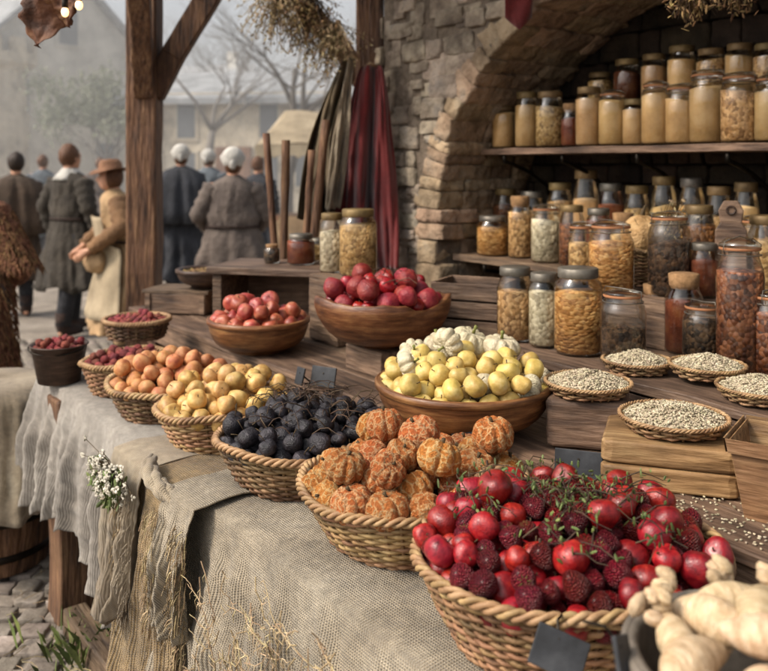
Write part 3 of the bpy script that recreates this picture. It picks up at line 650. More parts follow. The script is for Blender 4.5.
def spawn(key,loc,r,label,group,tilt=.9):
    nm,cat,ms_,parts=PR[key]; o=bpy.data.objects.new(nm,random.choice(ms_)); COL.objects.link(o)
    sc=random.uniform(.93,1.08)
    o.location=loc; o.scale=(r,r*random.uniform(.95,1.04),r*sc); o.rotation_euler=(random.gauss(0,tilt),random.gauss(0,tilt),random.uniform(0,6.28)); tag(o,label,cat,group)
    for pn,me in parts:
        c=bpy.data.objects.new(pn,me); COL.objects.link(c); c.parent=o
    return o
def fill(kinds,c,zrim,R,n,fl,seed,dome=.04,k=.8,tilt=.9,over=.01,oval=1,rz=0,jit=.12):
    rg=random.Random(seed); ks=[rg.choices(kinds,[q[2] for q in kinds])[0] for _ in range(n)]
    rad=[q[1]*rg.uniform(1-jit,1+jit) for q in ks]
    P=pack(n,rad,R,fl,seed=seed,dome=dome,k=k,over=over)
    for q,r,p in zip(ks,rad,P):
        x,y=p[0]*oval,p[1]; spawn(q[0],(c[0]+x*math.cos(rz)-y*math.sin(rz),c[1]+x*math.sin(rz)+y*math.cos(rz),zrim+p[2]),r,q[3],q[4],tilt)
    return P
pos=at
c=S(-.045,.235); RED=c
basket('largest wicker basket in front heaped with red apples and strawberries',c[0],c[1],.258,.185,.826,.97,nst=50,handles=[2.9],oval=.92,rz=RZ)
fill([('red_apple',.025,.27,'shiny red apple heaped in the large front basket','red apples in the front basket'),('strawberry',.0188,.73,'strawberry among the red apples in the large front basket','strawberries in the front basket')],c,.97,.25,250,.045,11,dome=.055,k=.15,oval=.93,rz=RZ,jit=.22)
c=S(.40,.255); ORG=c
basket('wicker basket of rough orange squashes',c[0],c[1],.238,.165,.826,.945,nst=44,handles=[1.75],oval=.9,rz=RZ)
fill([('orange',.04,1,'rough orange squash piled in its wicker basket','orange squashes in the basket')],c,.945,.232,39,.045,12,dome=.05,tilt=.5,k=.1,oval=.92,rz=RZ,jit=.14)
c=S(.81,.235); PLM=c
basket('wicker basket of dark blue black plums',c[0],c[1],.218,.155,.826,.935,nst=42,m='wicker_dark',oval=.92,rz=RZ)
fill([('plum',.0215,1,'dark bloomy plum piled in its wicker basket','dark plums in the basket')],c,.935,.21,138,.04,13,dome=.06,k=.15,oval=.92,rz=RZ,jit=.25)
c=S(1.19,.2)
basket('wicker basket of pale yellow apples',c[0],c[1],.19,.135,.826,.93,nst=36,oval=.93,rz=RZ)
fill([('pale',.027,1,'pale yellow apple piled in its wicker basket','pale yellow apples in the basket')],c,.93,.182,66,.04,14,dome=.055,k=.2)
c=S(1.54,.17)
basket('wicker basket of blushed peaches',c[0],c[1],.18,.13,.826,.925,nst=34,m='wicker_dark',oval=.95,rz=RZ)
fill([('peach',.027,1,'blushed peach piled in its wicker basket','peaches in the basket')],c,.925,.172,56,.04,15,dome=.05,k=.2)
c=S(1.88,.16)
basket('small wicker basket of dried red berries next to the dark pail',c[0],c[1],.15,.11,.826,.93,nst=30)
fill([('berry',.016,1,'dried red berry in the small wicker basket','dried berries in the small basket')],c,.93,.144,95,.03,16,dome=.02,k=.2)
c=S(2.14,-.0)
t=thing('dark_pail','dark pail of dried berries on the far corner of the stall','pail',(c[0],c[1],.826))
mb=MB(); mb.lathe([(.06,0),(.072,.0),(.097,.13),(.102,.132),(.1,.136),(.092,.13),(.076,.1),(.005,.1)],32); mb.build('body',M['bowl_dark'],t,smooth=True)
mb=MB(); mb.tube([(.1*math.cos(a),-.02-.07*math.sin(a),.13-.02*math.sin(a)) for a in [PI*i/12 for i in range(13)]],.003,5); mb.build('handle',M['iron'],t,smooth=True)
fill([('berry',.014,1,'dried red berry heaped in the dark pail','dried berries in the pail')],c,.955,.088,50,.025,17,dome=.01,k=.2)
def bowl(label,c,z0,z1,r,m='bowl',foot=.5,name='wooden_bowl',wob=0,th=.012,cat='bowl',rim=True):
    t=thing(name,label,cat,(c[0],c[1],z0)); h=z1-z0; mb=MB(); sd=random.random()*30
    prof=[(r*foot*.2,.002),(r*foot,.0),(r*foot*1.04,.012)]+[(r*(foot+(1-foot)*math.sin(q*PI/2)**.8),.012+(h-.012)*(1-math.cos(q*PI/2))) for q in [i/8 for i in range(1,9)]]
    prof+=[(r-th*.3,h+.004),(r-th,h+.001)]+[((r-th)*(.25+.75*math.sin(q*PI/2)),.045+(h-.045)*(1-math.cos(q*PI/2))) for q in [i/6 for i in range(5,-1,-1)]]+[(.01,.04)]
    def fn(a,b,thh):
        q=noise.noise(Vector((math.cos(thh)*1.2,math.sin(thh)*1.2,sd)))+.4*noise.noise(Vector((math.cos(thh)*4,math.sin(thh)*4,sd+b*9)))
        return a*(1+(wob+.01)*q),b+(wob*.35*q*r*3*(b/h if h else 0))
    mb.lathe(prof,56,fn=fn,cap=False); mb.build('body',M[m],t,smooth=True)
    if rim:
        mb=MB(); mb.lathe([(r+.001,h-.016),(r+.006,h-.013),(r+.006,h+.001),(r+.001,h+.004),(r-.002,h+.003)],56,fn=fn,cap=False); mb.build('rim_band',M[m],t,smooth=True)
    return t
c=pos(464,380,1.05)
bowl('wide turned wooden bowl of pale yellow apples and cream gourds',c,.932,1.05,.222)
fill([('green',.026,.88,'pale yellow apple in the wide wooden bowl','yellow apples in the wide bowl'),('white',.036,.12,'ridged cream gourd among the yellow apples in the wide wooden bowl','cream gourds in the wide bowl')],c,1.05,.212,88,.045,18,dome=.045,k=.2,tilt=.6)
for i,(dx,dy,dz,r,lab) in enumerate(((-.125,.07,.05,.042,'ridged cream gourd furthest left at the back of the yellow apples'),(-.055,.1,.07,.046,'ridged cream gourd second from left at the back of the yellow apples'),(.025,.1,.078,.048,'ridged cream gourd third from left at the back of the yellow apples'),(.105,.08,.066,.049,'ridged cream gourd furthest right at the back of the yellow apples'))):
    spawn('white',(c[0]+dx,c[1]+dy,1.05+dz),r,lab,'cream gourds on top of the apples',.3)
c2=S(1.24,.78)
bowl('rough carved wooden bowl of pomegranates raised behind the yellow apple bowl',c2,1.012,1.165,.21,foot=.3,wob=.16,rim=False,th=.018)
bx=thing('wood_block','short wooden block under the carved pomegranate bowl','wood block',(c2[0],c2[1],.932),RZ); MB().box(-.1,.1,-.08,.08,0,.08).build('block',M['wood'],bx,bevel=.004)
fill([('pom',.033,.45,'large pomegranate in the carved wooden bowl','pomegranates in the carved bowl'),('red_apple',.025,.55,'small red apple among the pomegranates in the carved bowl','small red apples in the carved bowl')],c2,1.165,.19,56,.04,19,dome=.045,k=.2,jit=.2)
c3=S(1.76,.60)
bowl('plain turned wooden bowl of pink blushed apples',c3,.932,1.045,.18,foot=.6)
fill([('blush',.031,1,'pink blushed apple in the plain wooden bowl','blushed apples in the plain bowl')],c3,1.045,.17,36,.045,20,dome=.035,k=.2)
c4=((762-384)*.93/F,.93)
blk=thing('wood_block','wooden block raising the grey bowl at the near end of the stall','wood block',(c4[0],c4[1],.826),RZ); MB().box(-.1,.1,-.1,.1,0,.09).build('block',M['wood'],blk,bevel=.004)
bowl('grey bowl of pale tan roots and nuts in the near right corner',c4,.917,1.06,.143,m='bowl_grey',foot=.6,name='grey_bowl')
def root_mesh(sd,L=2.5):
    mb=MB(); n=40; pts=[];rr=[]
    for i in range(n):
        q=i/(n-1); pts.append((L*(q-.5),.3*math.sin(q*3+sd),.12*math.sin(q*4+sd*2)))
        rr.append(max(.04,(math.sin(PI*min(1,q*1.02+.01))**.5)*(.78-.42*q*q)+.01*math.sin(q*30+sd)))
    mb.tube(pts,rr,22); return mb.mesh('pale_root',M['gourd'])
rm=[root_mesh(k) for k in range(4)]
lay=[(-.075,-.03,.022,.041,.6),(-.02,-.07,.022,.043,1.7),(.05,-.05,.026,.044,.3),(-.05,.04,.03,.04,2.3),(.025,.03,.042,.044,1.0),(.09,.035,.034,.042,2.6),(-.09,.025,.026,.033,1.8),(.0,.09,.034,.036,.1),(.075,.09,.03,.035,1.1),(-.015,-.02,.058,.036,2.8),(.07,-.1,.014,.036,.4),(-.09,-.055,.012,.03,1.2)]
for i,(dx,dy,dz,r,a) in enumerate(lay):
    o=bpy.data.objects.new('pale_root',rm[i%4]); COL.objects.link(o); o.location=(c4[0]+dx,c4[1]+dy,1.045+dz); o.scale=(r,r*.9,r*.9); o.rotation_euler=(random.uniform(-.3,.3),random.uniform(-.25,.25),a)
    tag(o,'pale tan elongated root heaped in the grey bowl','root','pale roots in the grey bowl')
shm=MB(); shm.lathe([(.02,-1.2),(.4,-.8),(.62,0),(.5,.6),(.02,1.0)],22,fn=lambda a,b,th:(a*(1+.14*math.cos(th*7+b*2)),b)); shm=shm.mesh('ribbed_nut',M['gourd'])
for i in range(26):
    a=random.uniform(.6,2.9); rr=random.uniform(.09,.13); o=bpy.data.objects.new('ribbed_nut',shm); COL.objects.link(o); o.location=(c4[0]+rr*math.cos(a),c4[1]+rr*math.sin(a)+.01,1.115+random.uniform(-.012,.014)-rr*.2); o.scale=(.014,)*3; o.rotation_euler=(random.uniform(0,3),random.uniform(0,3),0)
    tag(o,'small ribbed nut among the pale roots in the grey bowl','nut','ribbed nuts in the grey bowl')
def twigs(label,c,z,R,n,seed,leaf=0,up=.05,name='loose_twigs',thick=.0014):
    rg=random.Random(seed); t=thing(name,label,'twigs',(c[0],c[1],z)); mb=MB(); lf=MB()
    for k in range(n):
        a=rg.uniform(0,6.28); r=rg.uniform(0,R); x,y=r*math.cos(a),r*math.sin(a); b=rg.uniform(0,6.28); l=rg.uniform(.04,.1); h=up*(1-(r/R)**2)
        cu=rg.uniform(-.3,.3); pts=[(x+l*q/4*math.cos(b+q*cu),y+l*q/4*math.sin(b+q*cu),h+.012*math.sin(q)+rg.uniform(0,.008)+q*.004) for q in range(5)]
        mb.tube(pts,[thick,thick,thick*.8,thick*.6,thick*.4],4)
        for q in range(leaf):
            p=pts[rg.randrange(5)]; lf.ell((0,0,0),(rg.uniform(.004,.009),.0028,.001),5,4,Tm((p[0]+rg.gauss(0,.006),p[1]+rg.gauss(0,.006),p[2]+rg.uniform(0,.008)),(rg.uniform(0,6),rg.uniform(0,6),rg.uniform(0,6))))
    mb.build('stalks',M['twig'],t)
    if leaf: lf.build('leaves',M['leaf'],t)
twigs('loose leafy twigs lying over the red fruit basket',RED,1.01,.2,80,3,leaf=4,up=.035)
twigs('thin dark stalks sticking out of the plum basket',PLM,.975,.18,95,4,up=.05)
twigs('few thin stalks over the pomegranate bowl',c2,1.215,.14,16,5,up=.03)
def slate(label,px,py,z,w,h,rz=0,tilt=-.25):
    X,Y=at(px,py,z); t=thing('slate_tag',label,'slate tag',(X,Y,z),rz)
    mb=MB(); mb.box(-w/2,w/2,-.003,.003,.004,h,Tm((0,0,0),(tilt,0,0))); mb.build('board',M['slate'],t,bevel=.0015)
    for q in (.006,h*.7):
        mb=MB(); mb.tube([(0,.006,q),(0,.05,.0)],.0025,5); mb.build('stand',M['iron'],t)
slate('blank slate tag between the plum basket and the wooden bowl of apples',322,388,.936,.085,.062,-.5)
slate('blank slate tag close behind the orange squash basket on its left',380,430,.936,.06,.05,-.2)
slate('blank slate tag behind the orange squash basket under the yellow apple bowl',472,452,.936,.1,.055,-.3)
slate('blank slate tag behind the red fruit basket in front of the wooden blocks',578,480,.936,.1,.06,-.35)
slate('narrow blank slate tag beside the carved pomegranate bowl',298,386,.936,.04,.055,-.9)
def slate_hung(label,X,Y,z,w,h,rz,rot=(-.35,.3,0)):
    t=thing('slate_tag',label,'slate tag',(X,Y,z),rz); MB().box(-w/2,w/2,-.003,.003,-h/2,h/2,Tm((0,0,0),rot)).build('board',M['slate'],t,bevel=.0015)
    mb=MB(); mb.tube([(0,.003,h*.3),(-.004,.02,h*.62),(0,.05,h*.5)],.002,5); mb.build('clip',M['iron'],t)
slate_hung('blank slate tag clipped to the front of the red fruit basket',(559-384)*1.12/F,1.12,.957,.07,.052,-.3)
slate_hung('blank slate tag leaning at the left rim of the grey bowl',(624-384)*.92/F,.92,1.06,.03,.055,.8)
for px,py,Y,lab in ((487,490,1.72,'thin dark twig stuck upright among the orange squashes'),(540,578,1.3,'thin forked twig stuck upright in the red fruit')):
    X,_,z=wz(px,py,Y); t=thing('twig_marker',lab,'twig',(X,Y,z-.03)); mb=MB(); mb.tube([(0,0,0),(.003,0,.03),(.0,0,.09)],[.003,.0025,.0025],6); mb.tube([(.0,0,.04),(.02,0,.06)],.0015,5); mb.build('stick',M['twig'],t,smooth=True)
# ------------------------------------------------------------------ jars
def jar(label,X,Y,z,r,h,content,lid='tin',fillh=.8,group=None,glass='glass'):
    t=thing('glass_jar',label,'jar',(X,Y,z),random.uniform(0,6.28),group); hb=h*(.86 if lid!='cork' else .8); nr=r*.78; sh=random.uniform(.72,.82)
    mb=MB(); mb.lathe([(r*.1,.001),(r*.9,.001),(r,.008),(r,hb*sh),(r*.94,hb*(sh+.08)),(nr,hb*.93),(nr,hb)],28,cap=False); mb.build('glass_body',M[glass],t,smooth=True)
    hc=hb*min(fillh*random.uniform(.86,1.0),.97)*(sh+.08); tl=random.uniform(-.012,.012); mb=MB(); mb.lathe([(r*.1,.005),(r*.88,.005),(r*.965,.012),(r*.965,hc),(r*.8,hc+.004),(.002,hc+.008)],26,cap=False,fn=lambda a,b,th:(a,b+(tl*a/r*math.cos(th) if b>.02 else 0))); mb.build('contents',CT[content],t,smooth=True)
    if lid in('tin','brass'):
        mb=MB(); mb.lathe([(nr+.003,hb-.012),(nr+.004,hb-.01),(nr+.004,hb+h*.05),(nr+.001,hb+h*.06),(.002,hb+h*.06)],24,cap=False); mb.build('lid',M[lid],t,smooth=True)
    elif lid=='cork':
        mb=MB(); mb.lathe([(nr*.85,hb-.01),(nr*.98,hb+.001),(nr*1.02,hb+h*.13),(nr*.9,hb+h*.14),(.002,hb+h*.14)],20,cap=False); mb.build('cork',M['cork'],t,smooth=True)
    else:
        mb=MB(); mb.lathe([(nr+.002,hb+.002),(nr+.006,hb+.006),(nr+.006,hb+h*.03),(nr*.7,hb+h*.07),(.002,hb+h*.08)],24,cap=False); mb.build('lid',M['glass_dk'],t,smooth=True)
        mb=MB(); mb.lathe([(nr+.004,hb-.004),(nr+.006,hb-.001),(nr+.004,hb+.003)],24,cap=False); mb.build('seal',M['seal'],t,smooth=True)
        mb=MB(); mb.tube([((nr+.006)*math.cos(a),(nr+.006)*math.sin(a),hb-.016) for a in [2*PI*k/24 for k in range(24)]],.0016,5,closed=True)
        mb.tube([(nr+.006,0,hb-.016),(nr+.012,0,hb),(nr+.006,0,hb+.02),(0,0,hb+h*.085),(-nr-.006,0,hb+.015),(-nr-.008,0,hb-.016)],.0014,5); mb.build('wire_clasp',M['tin'],t,smooth=True)
    return t
CN={'flour':'cream flour','oats':'oats','pasta':'broken pasta','beans':'brown beans','white':'white beans','spice':'ground spice','dark':'black tea leaves'}
def jar_px(px,yt,yb,w,zb,content,lid,label,fillh=.97):
    X,Y=at(px,yb,zb); jar(label,X,Y,zb,w*Y/F/2,(yb-yt)*Y/F,content,lid,fillh)
zt=1.053
jar_px(515,260,339,36,zt,'oats','tin','glass jar of oats with tin lid, leftmost on the jar step')
jar_px(544,266,345,31,zt,'white','tin','glass jar of white beans between the oats and pasta jars')
jar_px(578,260,352,48,zt,'pasta','tin','wide glass jar of broken pasta with tin lid on the jar step')
jar_px(623,284,364,45,zt,'dark','clip','clip-top jar of black tea leaves right of the pasta jar',.7)
jar_px(656,280,342,32,zt,'oats','cork','small corked jar of oats behind the dark jars')
jar_px(684,268,352,38,zt,'spice','cork','corked jar of ground spice beside the small corked oats jar')
jar_px(703,298,362,40,zt,'dark','clip','short clip-top jar of black tea leaves next to the tall bean jar')
jar_px(740,228,372,46,zt,'beans','clip','tallest clip-top jar of brown beans on the right',1.0)
jar_px(772,284,376,40,zt,'beans','clip','clip-top jar of brown beans cut by the right edge of the picture')
zr=1.203
jar_px(611,216,291,45,zr,'pasta','clip','clip-top jar of broken pasta on the riser box above the pasta jar')
jar_px(582,218,283,27,zr,'oats','clip','narrow clip-top jar of oats at the left end of the riser box')
jar_px(669,206,294,42,zr,'dark','clip','clip-top jar of black tea leaves on the riser box beside the basket',.9)
jar_px(704,238,296,28,zr,'spice','tin','small jar of ground spice on the riser box behind the tall bean jar')
jar_px(766,208,296,36,zr,'oats','brass','brass lidded jar of oats on the riser box at the right edge')
jar_px(699,198,284,32,zr,'beans','brass','brass lidded jar of brown beans at the back of the riser box')
X,Y=(278-384)*3.6/F,3.6
bx=thing('display_box','wooden display box holding small jars beyond the pomegranate bowl','wooden box',(X,Y,.932),-.25)
MB().box(-.25,.25,-.17,.17,.22,.25).build('top_board',M['wood_plank'],bx,bevel=.004)
for sx in (-.21,.21): MB().box(sx-.02,sx+.02,-.15,.15,.0,.22).build('side_board',M['wood'],bx,bevel=.004)
MB().box(-.19,.19,.12,.14,.01,.22).build('back_board',M['wood'],bx,bevel=.003)
def jar_on(px,h,w,Y,z,content,lid,label,fillh=.97): X=(px-384)*Y/F; jar(label,X,Y,z,w*Y/F/2,h*Y/F,content,lid,fillh)
jar_on(301,33,28,3.58,1.183,'spice','tin','short jar of ground spice on the display box')
jar_on(318,24,20,3.72,1.183,'oats','tin','small jar of oats at the back right of the display box')
jar_on(272,20,16,3.62,1.183,'dark','cork','tiny corked jar of black tea leaves near the left of the display box')
x_,y_=(345-384)*3.25/F,3.25
b2=thing('wood_block','tall wooden block under the two pale jars behind the pomegranates','wood block',(x_,y_,.932),RZ); MB().box(-.1,.1,-.1,.1,0,.25).build('block',M['wood'],b2,bevel=.005)
jar_on(358,72,38,3.22,1.183,'oats','brass','larger brass lidded jar of oats behind the pomegranates')
jar_on(332,64,25,3.32,1.183,'white','brass','narrow brass lidded jar of white beans behind the pomegranates')
for k,(px,yt,w_,ln,lab) in enumerate(((266,133,.018,-.06,'tall thin leftmost wooden rod standing behind the display box'),(286,140,.02,.015,'wooden rod standing second from the left behind the display box'),(312,150,.017,.05,'shorter wooden rod leaning right behind the display box'),(326,120,.02,.09,'wooden rod leaning furthest right towards the hanging cloth'))):
    Yr=3.85; X=(px-384)*Yr/F; zt_=H+(HY-yt)*Yr/F; t=thing('wooden_rod',lab,'rod',(X-ln,Yr,.94)); mb=MB(); mb.tube([(ln*q,.004*math.sin(q*9+k),(zt_-.94)*q) for q in [i/8 for i in range(9)]],[w_*random.uniform(.85,1.08) for _ in range(9)],12); mb.build('shaft',M['wood_v'],t,smooth=True)
zs=1.6765
up=[(482,40,21,'oats','brass'),(504,46,24,'flour','brass'),(527,60,24,'flour','brass'),(550,60,29,'oats','brass'),(571,46,20,'spice','cork'),(589,64,27,'flour','brass'),(613,59,29,'flour','clip'),(635,50,25,'flour','brass'),(656,68,29,'flour','clip'),(681,64,31,'flour','clip'),(708,79,37,'flour','clip'),(740,75,38,'oats','clip'),(773,72,36,'flour','clip')]
LN={'brass':'brass lidded','clip':'clip-top','cork':'corked'}
for i,(px,h,w_,ct,lid) in enumerate(up):
    X,Y=ray_v(px,1.845+.015*math.sin(i*2.1)); jar('%s jar of %s, %s from left in front row of upper shelf'%(LN[lid],CN[ct],ORD[i]),X,Y,zs,w_*Y/F/2,h*Y/F,ct,lid,1.0)
bkr=[(600,46,25,'oats','brass'),(627,60,27,'spice','brass'),(654,64,26,'flour','brass'),(682,72,29,'flour','brass'),(711,66,29,'oats','brass'),(740,70,29,'flour','brass'),(768,68,29,'oats','brass')]
for i,(px,h,w_,ct,lid) in enumerate(bkr):
    X,Y=ray_v(px,2.04); jar('brass lidded jar of %s, %s from left on the raised ledge'%(CN[ct],ORD[i]),X,Y,1.8315,w_*Y/F/2,h*Y/F*.9,ct,lid,1.0)
lw=[(492,42,32,'pasta'),(519,64,24,'oats'),(546,62,30,'white'),(573,66,26,'beans'),(597,62,25,'spice'),(622,58,26,'oats'),(648,62,28,'beans'),(676,62,28,'flour'),(702,64,28,'oats'),(730,66,28,'spice'),(757,70,30,'pasta')]
for i,(px,h,w_,ct) in enumerate(lw):
    X,Y=ray_v(px+random.uniform(-2,2),1.76+.03*math.sin(i*1.7)); jar('jar of %s, %s from left in the front row of the lower shelf'%(CN[ct],ORD[i]),X,Y,1.2015,w_*Y/F/2,h*Y/F*random.uniform(.9,1.15),ct,('tin','cork','clip','brass')[i%4],.97)
lb=[(505,62,'beans'),(532,74,'flour'),(560,84,'oats'),(586,88,'flour'),(611,84,'spice'),(637,90,'oats'),(664,92,'flour'),(692,92,'pasta'),(719,96,'oats'),(746,98,'flour')]
for i,(px,h,ct) in enumerate(lb):
    X,Y=ray_v(px,1.98); jar('jar of %s, %s from left in the back row of the lower shelf'%(CN[ct],ORD[i]),X,Y,1.2015,26*Y/F/2,h*Y/F*random.uniform(.88,1.1),ct,('brass','tin','brass')[i%3],.97)
X,Y=(642-384)*2.84/F,2.84
basket('small round wicker basket holding the tan gourd among the jars',X,Y,.085,.07,1.2035,1.325,nst=20,sr=.0036,rimr=.006,floor=.05)
t=thing('tan_gourd','round tan gourd sitting in the small wicker basket among the jars','gourd',(X,Y,1.295)); me=apple_mesh('bulb',M['tan_gourd'],dim=-.05,rib=.05,nrib=10,seg=40,lump=.1,rings=18); o=bpy.data.objects.new('bulb',me); COL.objects.link(o); o.parent=t; o.location=(0,0,.07); o.scale=(.07,.07,.072)
mb=MB(); mb.tube([(0,0,.13),(.005,0,.155),(.012,0,.17)],[.012,.006,.003],6); mb.build('neck',M['stem'],t,smooth=True)
herbs('sprig of dried grass sticking up behind the tan gourd',(X+.07,Y+.09,1.28),60,.28,.35,(.6,0,.8),leafy=.8,m='straw')
X,Y=ray_v(731,1.5)
t=thing('carved_board','upright carved wooden board standing among the jars on the right','wooden board',(X,Y,1.203),-.4)
mb=MB(); pts=[(-.045,0),(.045,0),(.045,.2),(.03,.225),(.036,.26),(.02,.29),(-.02,.29),(-.036,.26),(-.03,.225),(-.045,.2)]
mb.add([(x,-.01,z) for x,z in pts]+[(x,.01,z) for x,z in pts],[tuple(range(10)),tuple(reversed(range(10,20)))]+[(i,10+i,10+(i+1)%10,(i+1)%10) for i in range(10)]); mb.build('board',M['wood'],t,bevel=.004)
mb=MB(); mb.tube([(.012*math.cos(a),-.0125,.262+.012*math.sin(a)) for a in [2*PI*k/14 for k in range(14)]],.003,5,closed=True); mb.build('hole_ring',M['wood_dark'],t)
X,Y=(474-384)*3.0/F,3.0
t=thing('small_crate','small wooden crate between the pillar and the oats jar','crate',(X,Y,.932),RZ+.5)
mb=MB()
for k in range(4):
    for sy in (-1,1): mb.plank(.24,.012,.055,Tm((0,sy*.1,.045+k*.063)),j=.001)
    for sx in (-1,1): mb.plank(.19,.012,.055,Tm((sx*.12,0,.045+k*.063),(0,0,PI/2)),j=.001)
mb.box(-.11,.11,-.09,.09,.005,.015); mb.build('slats',M['wood'],t,bevel=.002)
mb=MB(); mb.box(-.108,.108,-.088,.088,.016,.2); mb.build('packing',M['lining'],t)
# ------------------------------------------------------------------ crates + trays
def crate(label,X,Y,z,L_,W,Ht,rz,name='wooden_crate',m='wood_light'):
    t=thing(name,label,'crate',(X,Y,z),rz)
    MB().box(-L_/2+.004,L_/2-.004,-W/2+.004,W/2-.004,.004,Ht-.012).build('body',M[m],t,bevel=.004)
    mb=MB()
    for i in range(3): mb.plank(L_+.016,W/3-.003,.014,Tm((0,-W/2+W/3*(i+.5),Ht-.005)),j=.0025)
    mb.build('lid_boards',M[m],t,bevel=.002)
    for sx in (-1,1): MB().box(sx*(L_/2-.02)-.012,sx*(L_/2-.02)+.012,-W/2-.003,-W/2+.003,.006,Ht-.014).build('corner_batten',M['wood'],t,bevel=.001)
    return t
def rough_block(label,X,Y,z,L_,W,Ht,rz,n=1,m='wood'):
    t=thing('wood_block',label,'wood block',(X,Y,z),rz); hh=Ht/n
    for i in range(n):
        mb=MB(); mb.stone((random.uniform(-.008,.008),random.uniform(-.006,.006),hh*(i+.5)),(L_,W,hh-.001),Tm((0,0,0),(0,0,random.uniform(-.06,.06))),j=.014); mb.build('chopping_board' if n>1 else 'block',M[m if i%2==0 else 'wood_light'],t,smooth=False,bevel=.003)
    return t
X2,Y2=(668-384)*1.82/F,1.82; rough_block('two thick rough chopping boards stacked under the nearest seed tray',X2,Y2,.932,.27,.2,.098,-.28,2,'wood_light')
X1,Y1=(586-384)*2.06/F,2.06; rough_block('small thick rough wooden block under the left seed tray',X1,Y1,.932,.19,.16,.113,-.3,1,'wood')
def tray(label,X,Y,z,r,slab,seed,tilt=0):
    t=basket(label,X,Y,r,r*.82,z,z+.026,nst=26,sr=.0032,rimr=.004,floor=.018,name='seed_tray',m='wicker')
    rg=random.Random(seed); mb=MB(); mb.lathe([(r*.95,.02),(r*.7,.034),(r*.35,.045),(.003,.05)],24,cap=False)
    for k in range(1500):
        a=rg.uniform(0,6.28); q=math.sqrt(rg.random())*.97; rr=r*q; zz=.052-.03*q**1.5+rg.uniform(0,.003)+.004*noise.noise(Vector((q*5*math.cos(a),q*5*math.sin(a),seed)))
        mb.ell((0,0,0),(.0042,.0026,.0017),5,3,Tm((rr*math.cos(a),rr*math.sin(a),zz),(rg.uniform(-.6,.6),rg.uniform(-.6,.6),rg.uniform(0,6))))
    o=mb.build('seed_heap',M['seed'],None,smooth=True); o.location=(X,Y,z); tag(o,slab,'seeds',kind='stuff')
tray('round woven seed tray on the two stacked chopping boards',X2+.015,Y2+.01,1.033,.108,'pale seeds heaped in the nearest woven tray',1)
tray('round woven seed tray on the small thick wooden block',X1+.005,Y1,1.048,.098,'pale seeds heaped in the tray on the small block',2)
a_=S(.43,1.03); tray('woven seed tray behind the small block on the jar step',a_[0],a_[1],1.054,.085,'pale seeds heaped in the tray at the foot of the dark tea jar',3)
a_=S(.26,1.09); tray('woven seed tray in the middle of the jar step',a_[0],a_[1],1.066,.088,'pale seeds heaped in the middle tray of the jar step',4)
a_=S(.085,1.04); tray('woven seed tray at the right end of the jar step',a_[0],a_[1],1.054,.095,'pale seeds heaped in the tray at the right end of the step',5)
mb=MB()
for k in range(520):
    s=random.uniform(-.45,.15); v=random.uniform(.55,.75); x,y=S(s,v); mb.ell((0,0,0),(.004,.0025,.0016),5,3,Tm((x,y,.934),(0,0,random.uniform(0,6))))
tag(mb.build('spilled_seeds',M['seed']),'pale seeds spilled on the counter beside the blocks','seeds',kind='stuff')
X,Y=(785-384)*1.62/F,1.62; t=thing('chip_punnet','tan wooden chip punnet at the right edge of the counter','punnet',(X,Y,.932),-.6)
mb=MB(); mb2=MB()
for sg,ax in ((1,0),(-1,0),(1,1),(-1,1)):
    T=Tm((0,0,0),(0,0,(0 if ax==0 else PI/2)+(0 if sg>0 else PI)))
    mb.add([(-.06,-.06,0),(.06,-.06,0),(.082,-.085,.15),(-.082,-.085,.15),(-.06,-.058,0),(.06,-.058,0),(.082,-.083,.15),(-.082,-.083,.15)],[(0,1,2,3),(7,6,5,4),(3,2,6,7),(0,3,7,4),(1,5,6,2)],T)
    mb2.add([(-.084,-.089,.128),(.084,-.089,.128),(.088,-.093,.155),(-.088,-.093,.155),(-.084,-.0865,.128),(.084,-.0865,.128),(.088,-.0905,.155),(-.088,-.0905,.155)],[(0,1,2,3),(7,6,5,4),(3,2,6,7),(0,4,5,1)],T)
mb.box(-.06,.06,-.06,.06,.0,.004); mb.build('side_panels',M['wood_light'],t); mb2.build('top_band',M['wood_light'],t)
# ------------------------------------------------------------------ far left items on counter
X,Y=(185-384)*3.9/F,3.9
crate('dark weathered crate at the far end carrying the dark bowl',X,Y,.932,.3,.22,.105,-.2,m='wood')
cc=((206-384)*3.88/F,3.88)
bowl('shallow dark bowl on the weathered crate at the far end',cc,1.045,1.125,.13,m='bowl_dark',foot=.5)
mb=MB()
for k in range(300):
    a=random.uniform(0,6.28); q=math.sqrt(random.random())*.1; mb.ell((cc[0]+q*math.cos(a),cc[1]+q*math.sin(a),1.112+random.uniform(0,.008)),(.008,.006,.004),5,4)
tag(mb.build('dried_leaves',M['herb'],smooth=True),'dried tea leaves filling the shallow dark bowl','dried leaves',kind='stuff')
c5=((137-384)*3.3/F,3.3)
t=basket('shallow dark basket of dried berries behind the peach basket',c5[0],c5[1],.12,.1,.932,1.0,nst=24,m='wicker_dark',floor=.03)
fill([('berry',.014,1,'dried dark berry in the shallow dark basket','dried berries in the shallow dark basket')],c5,1.0,.11,55,.02,27,dome=.015,k=.2)
X,Y=(232-384)*4.0/F,4.0
crate('second weathered crate beyond the bowl of blushed apples',X+.1,Y-.05,.932,.3,.22,.2,-.1,m='wood')
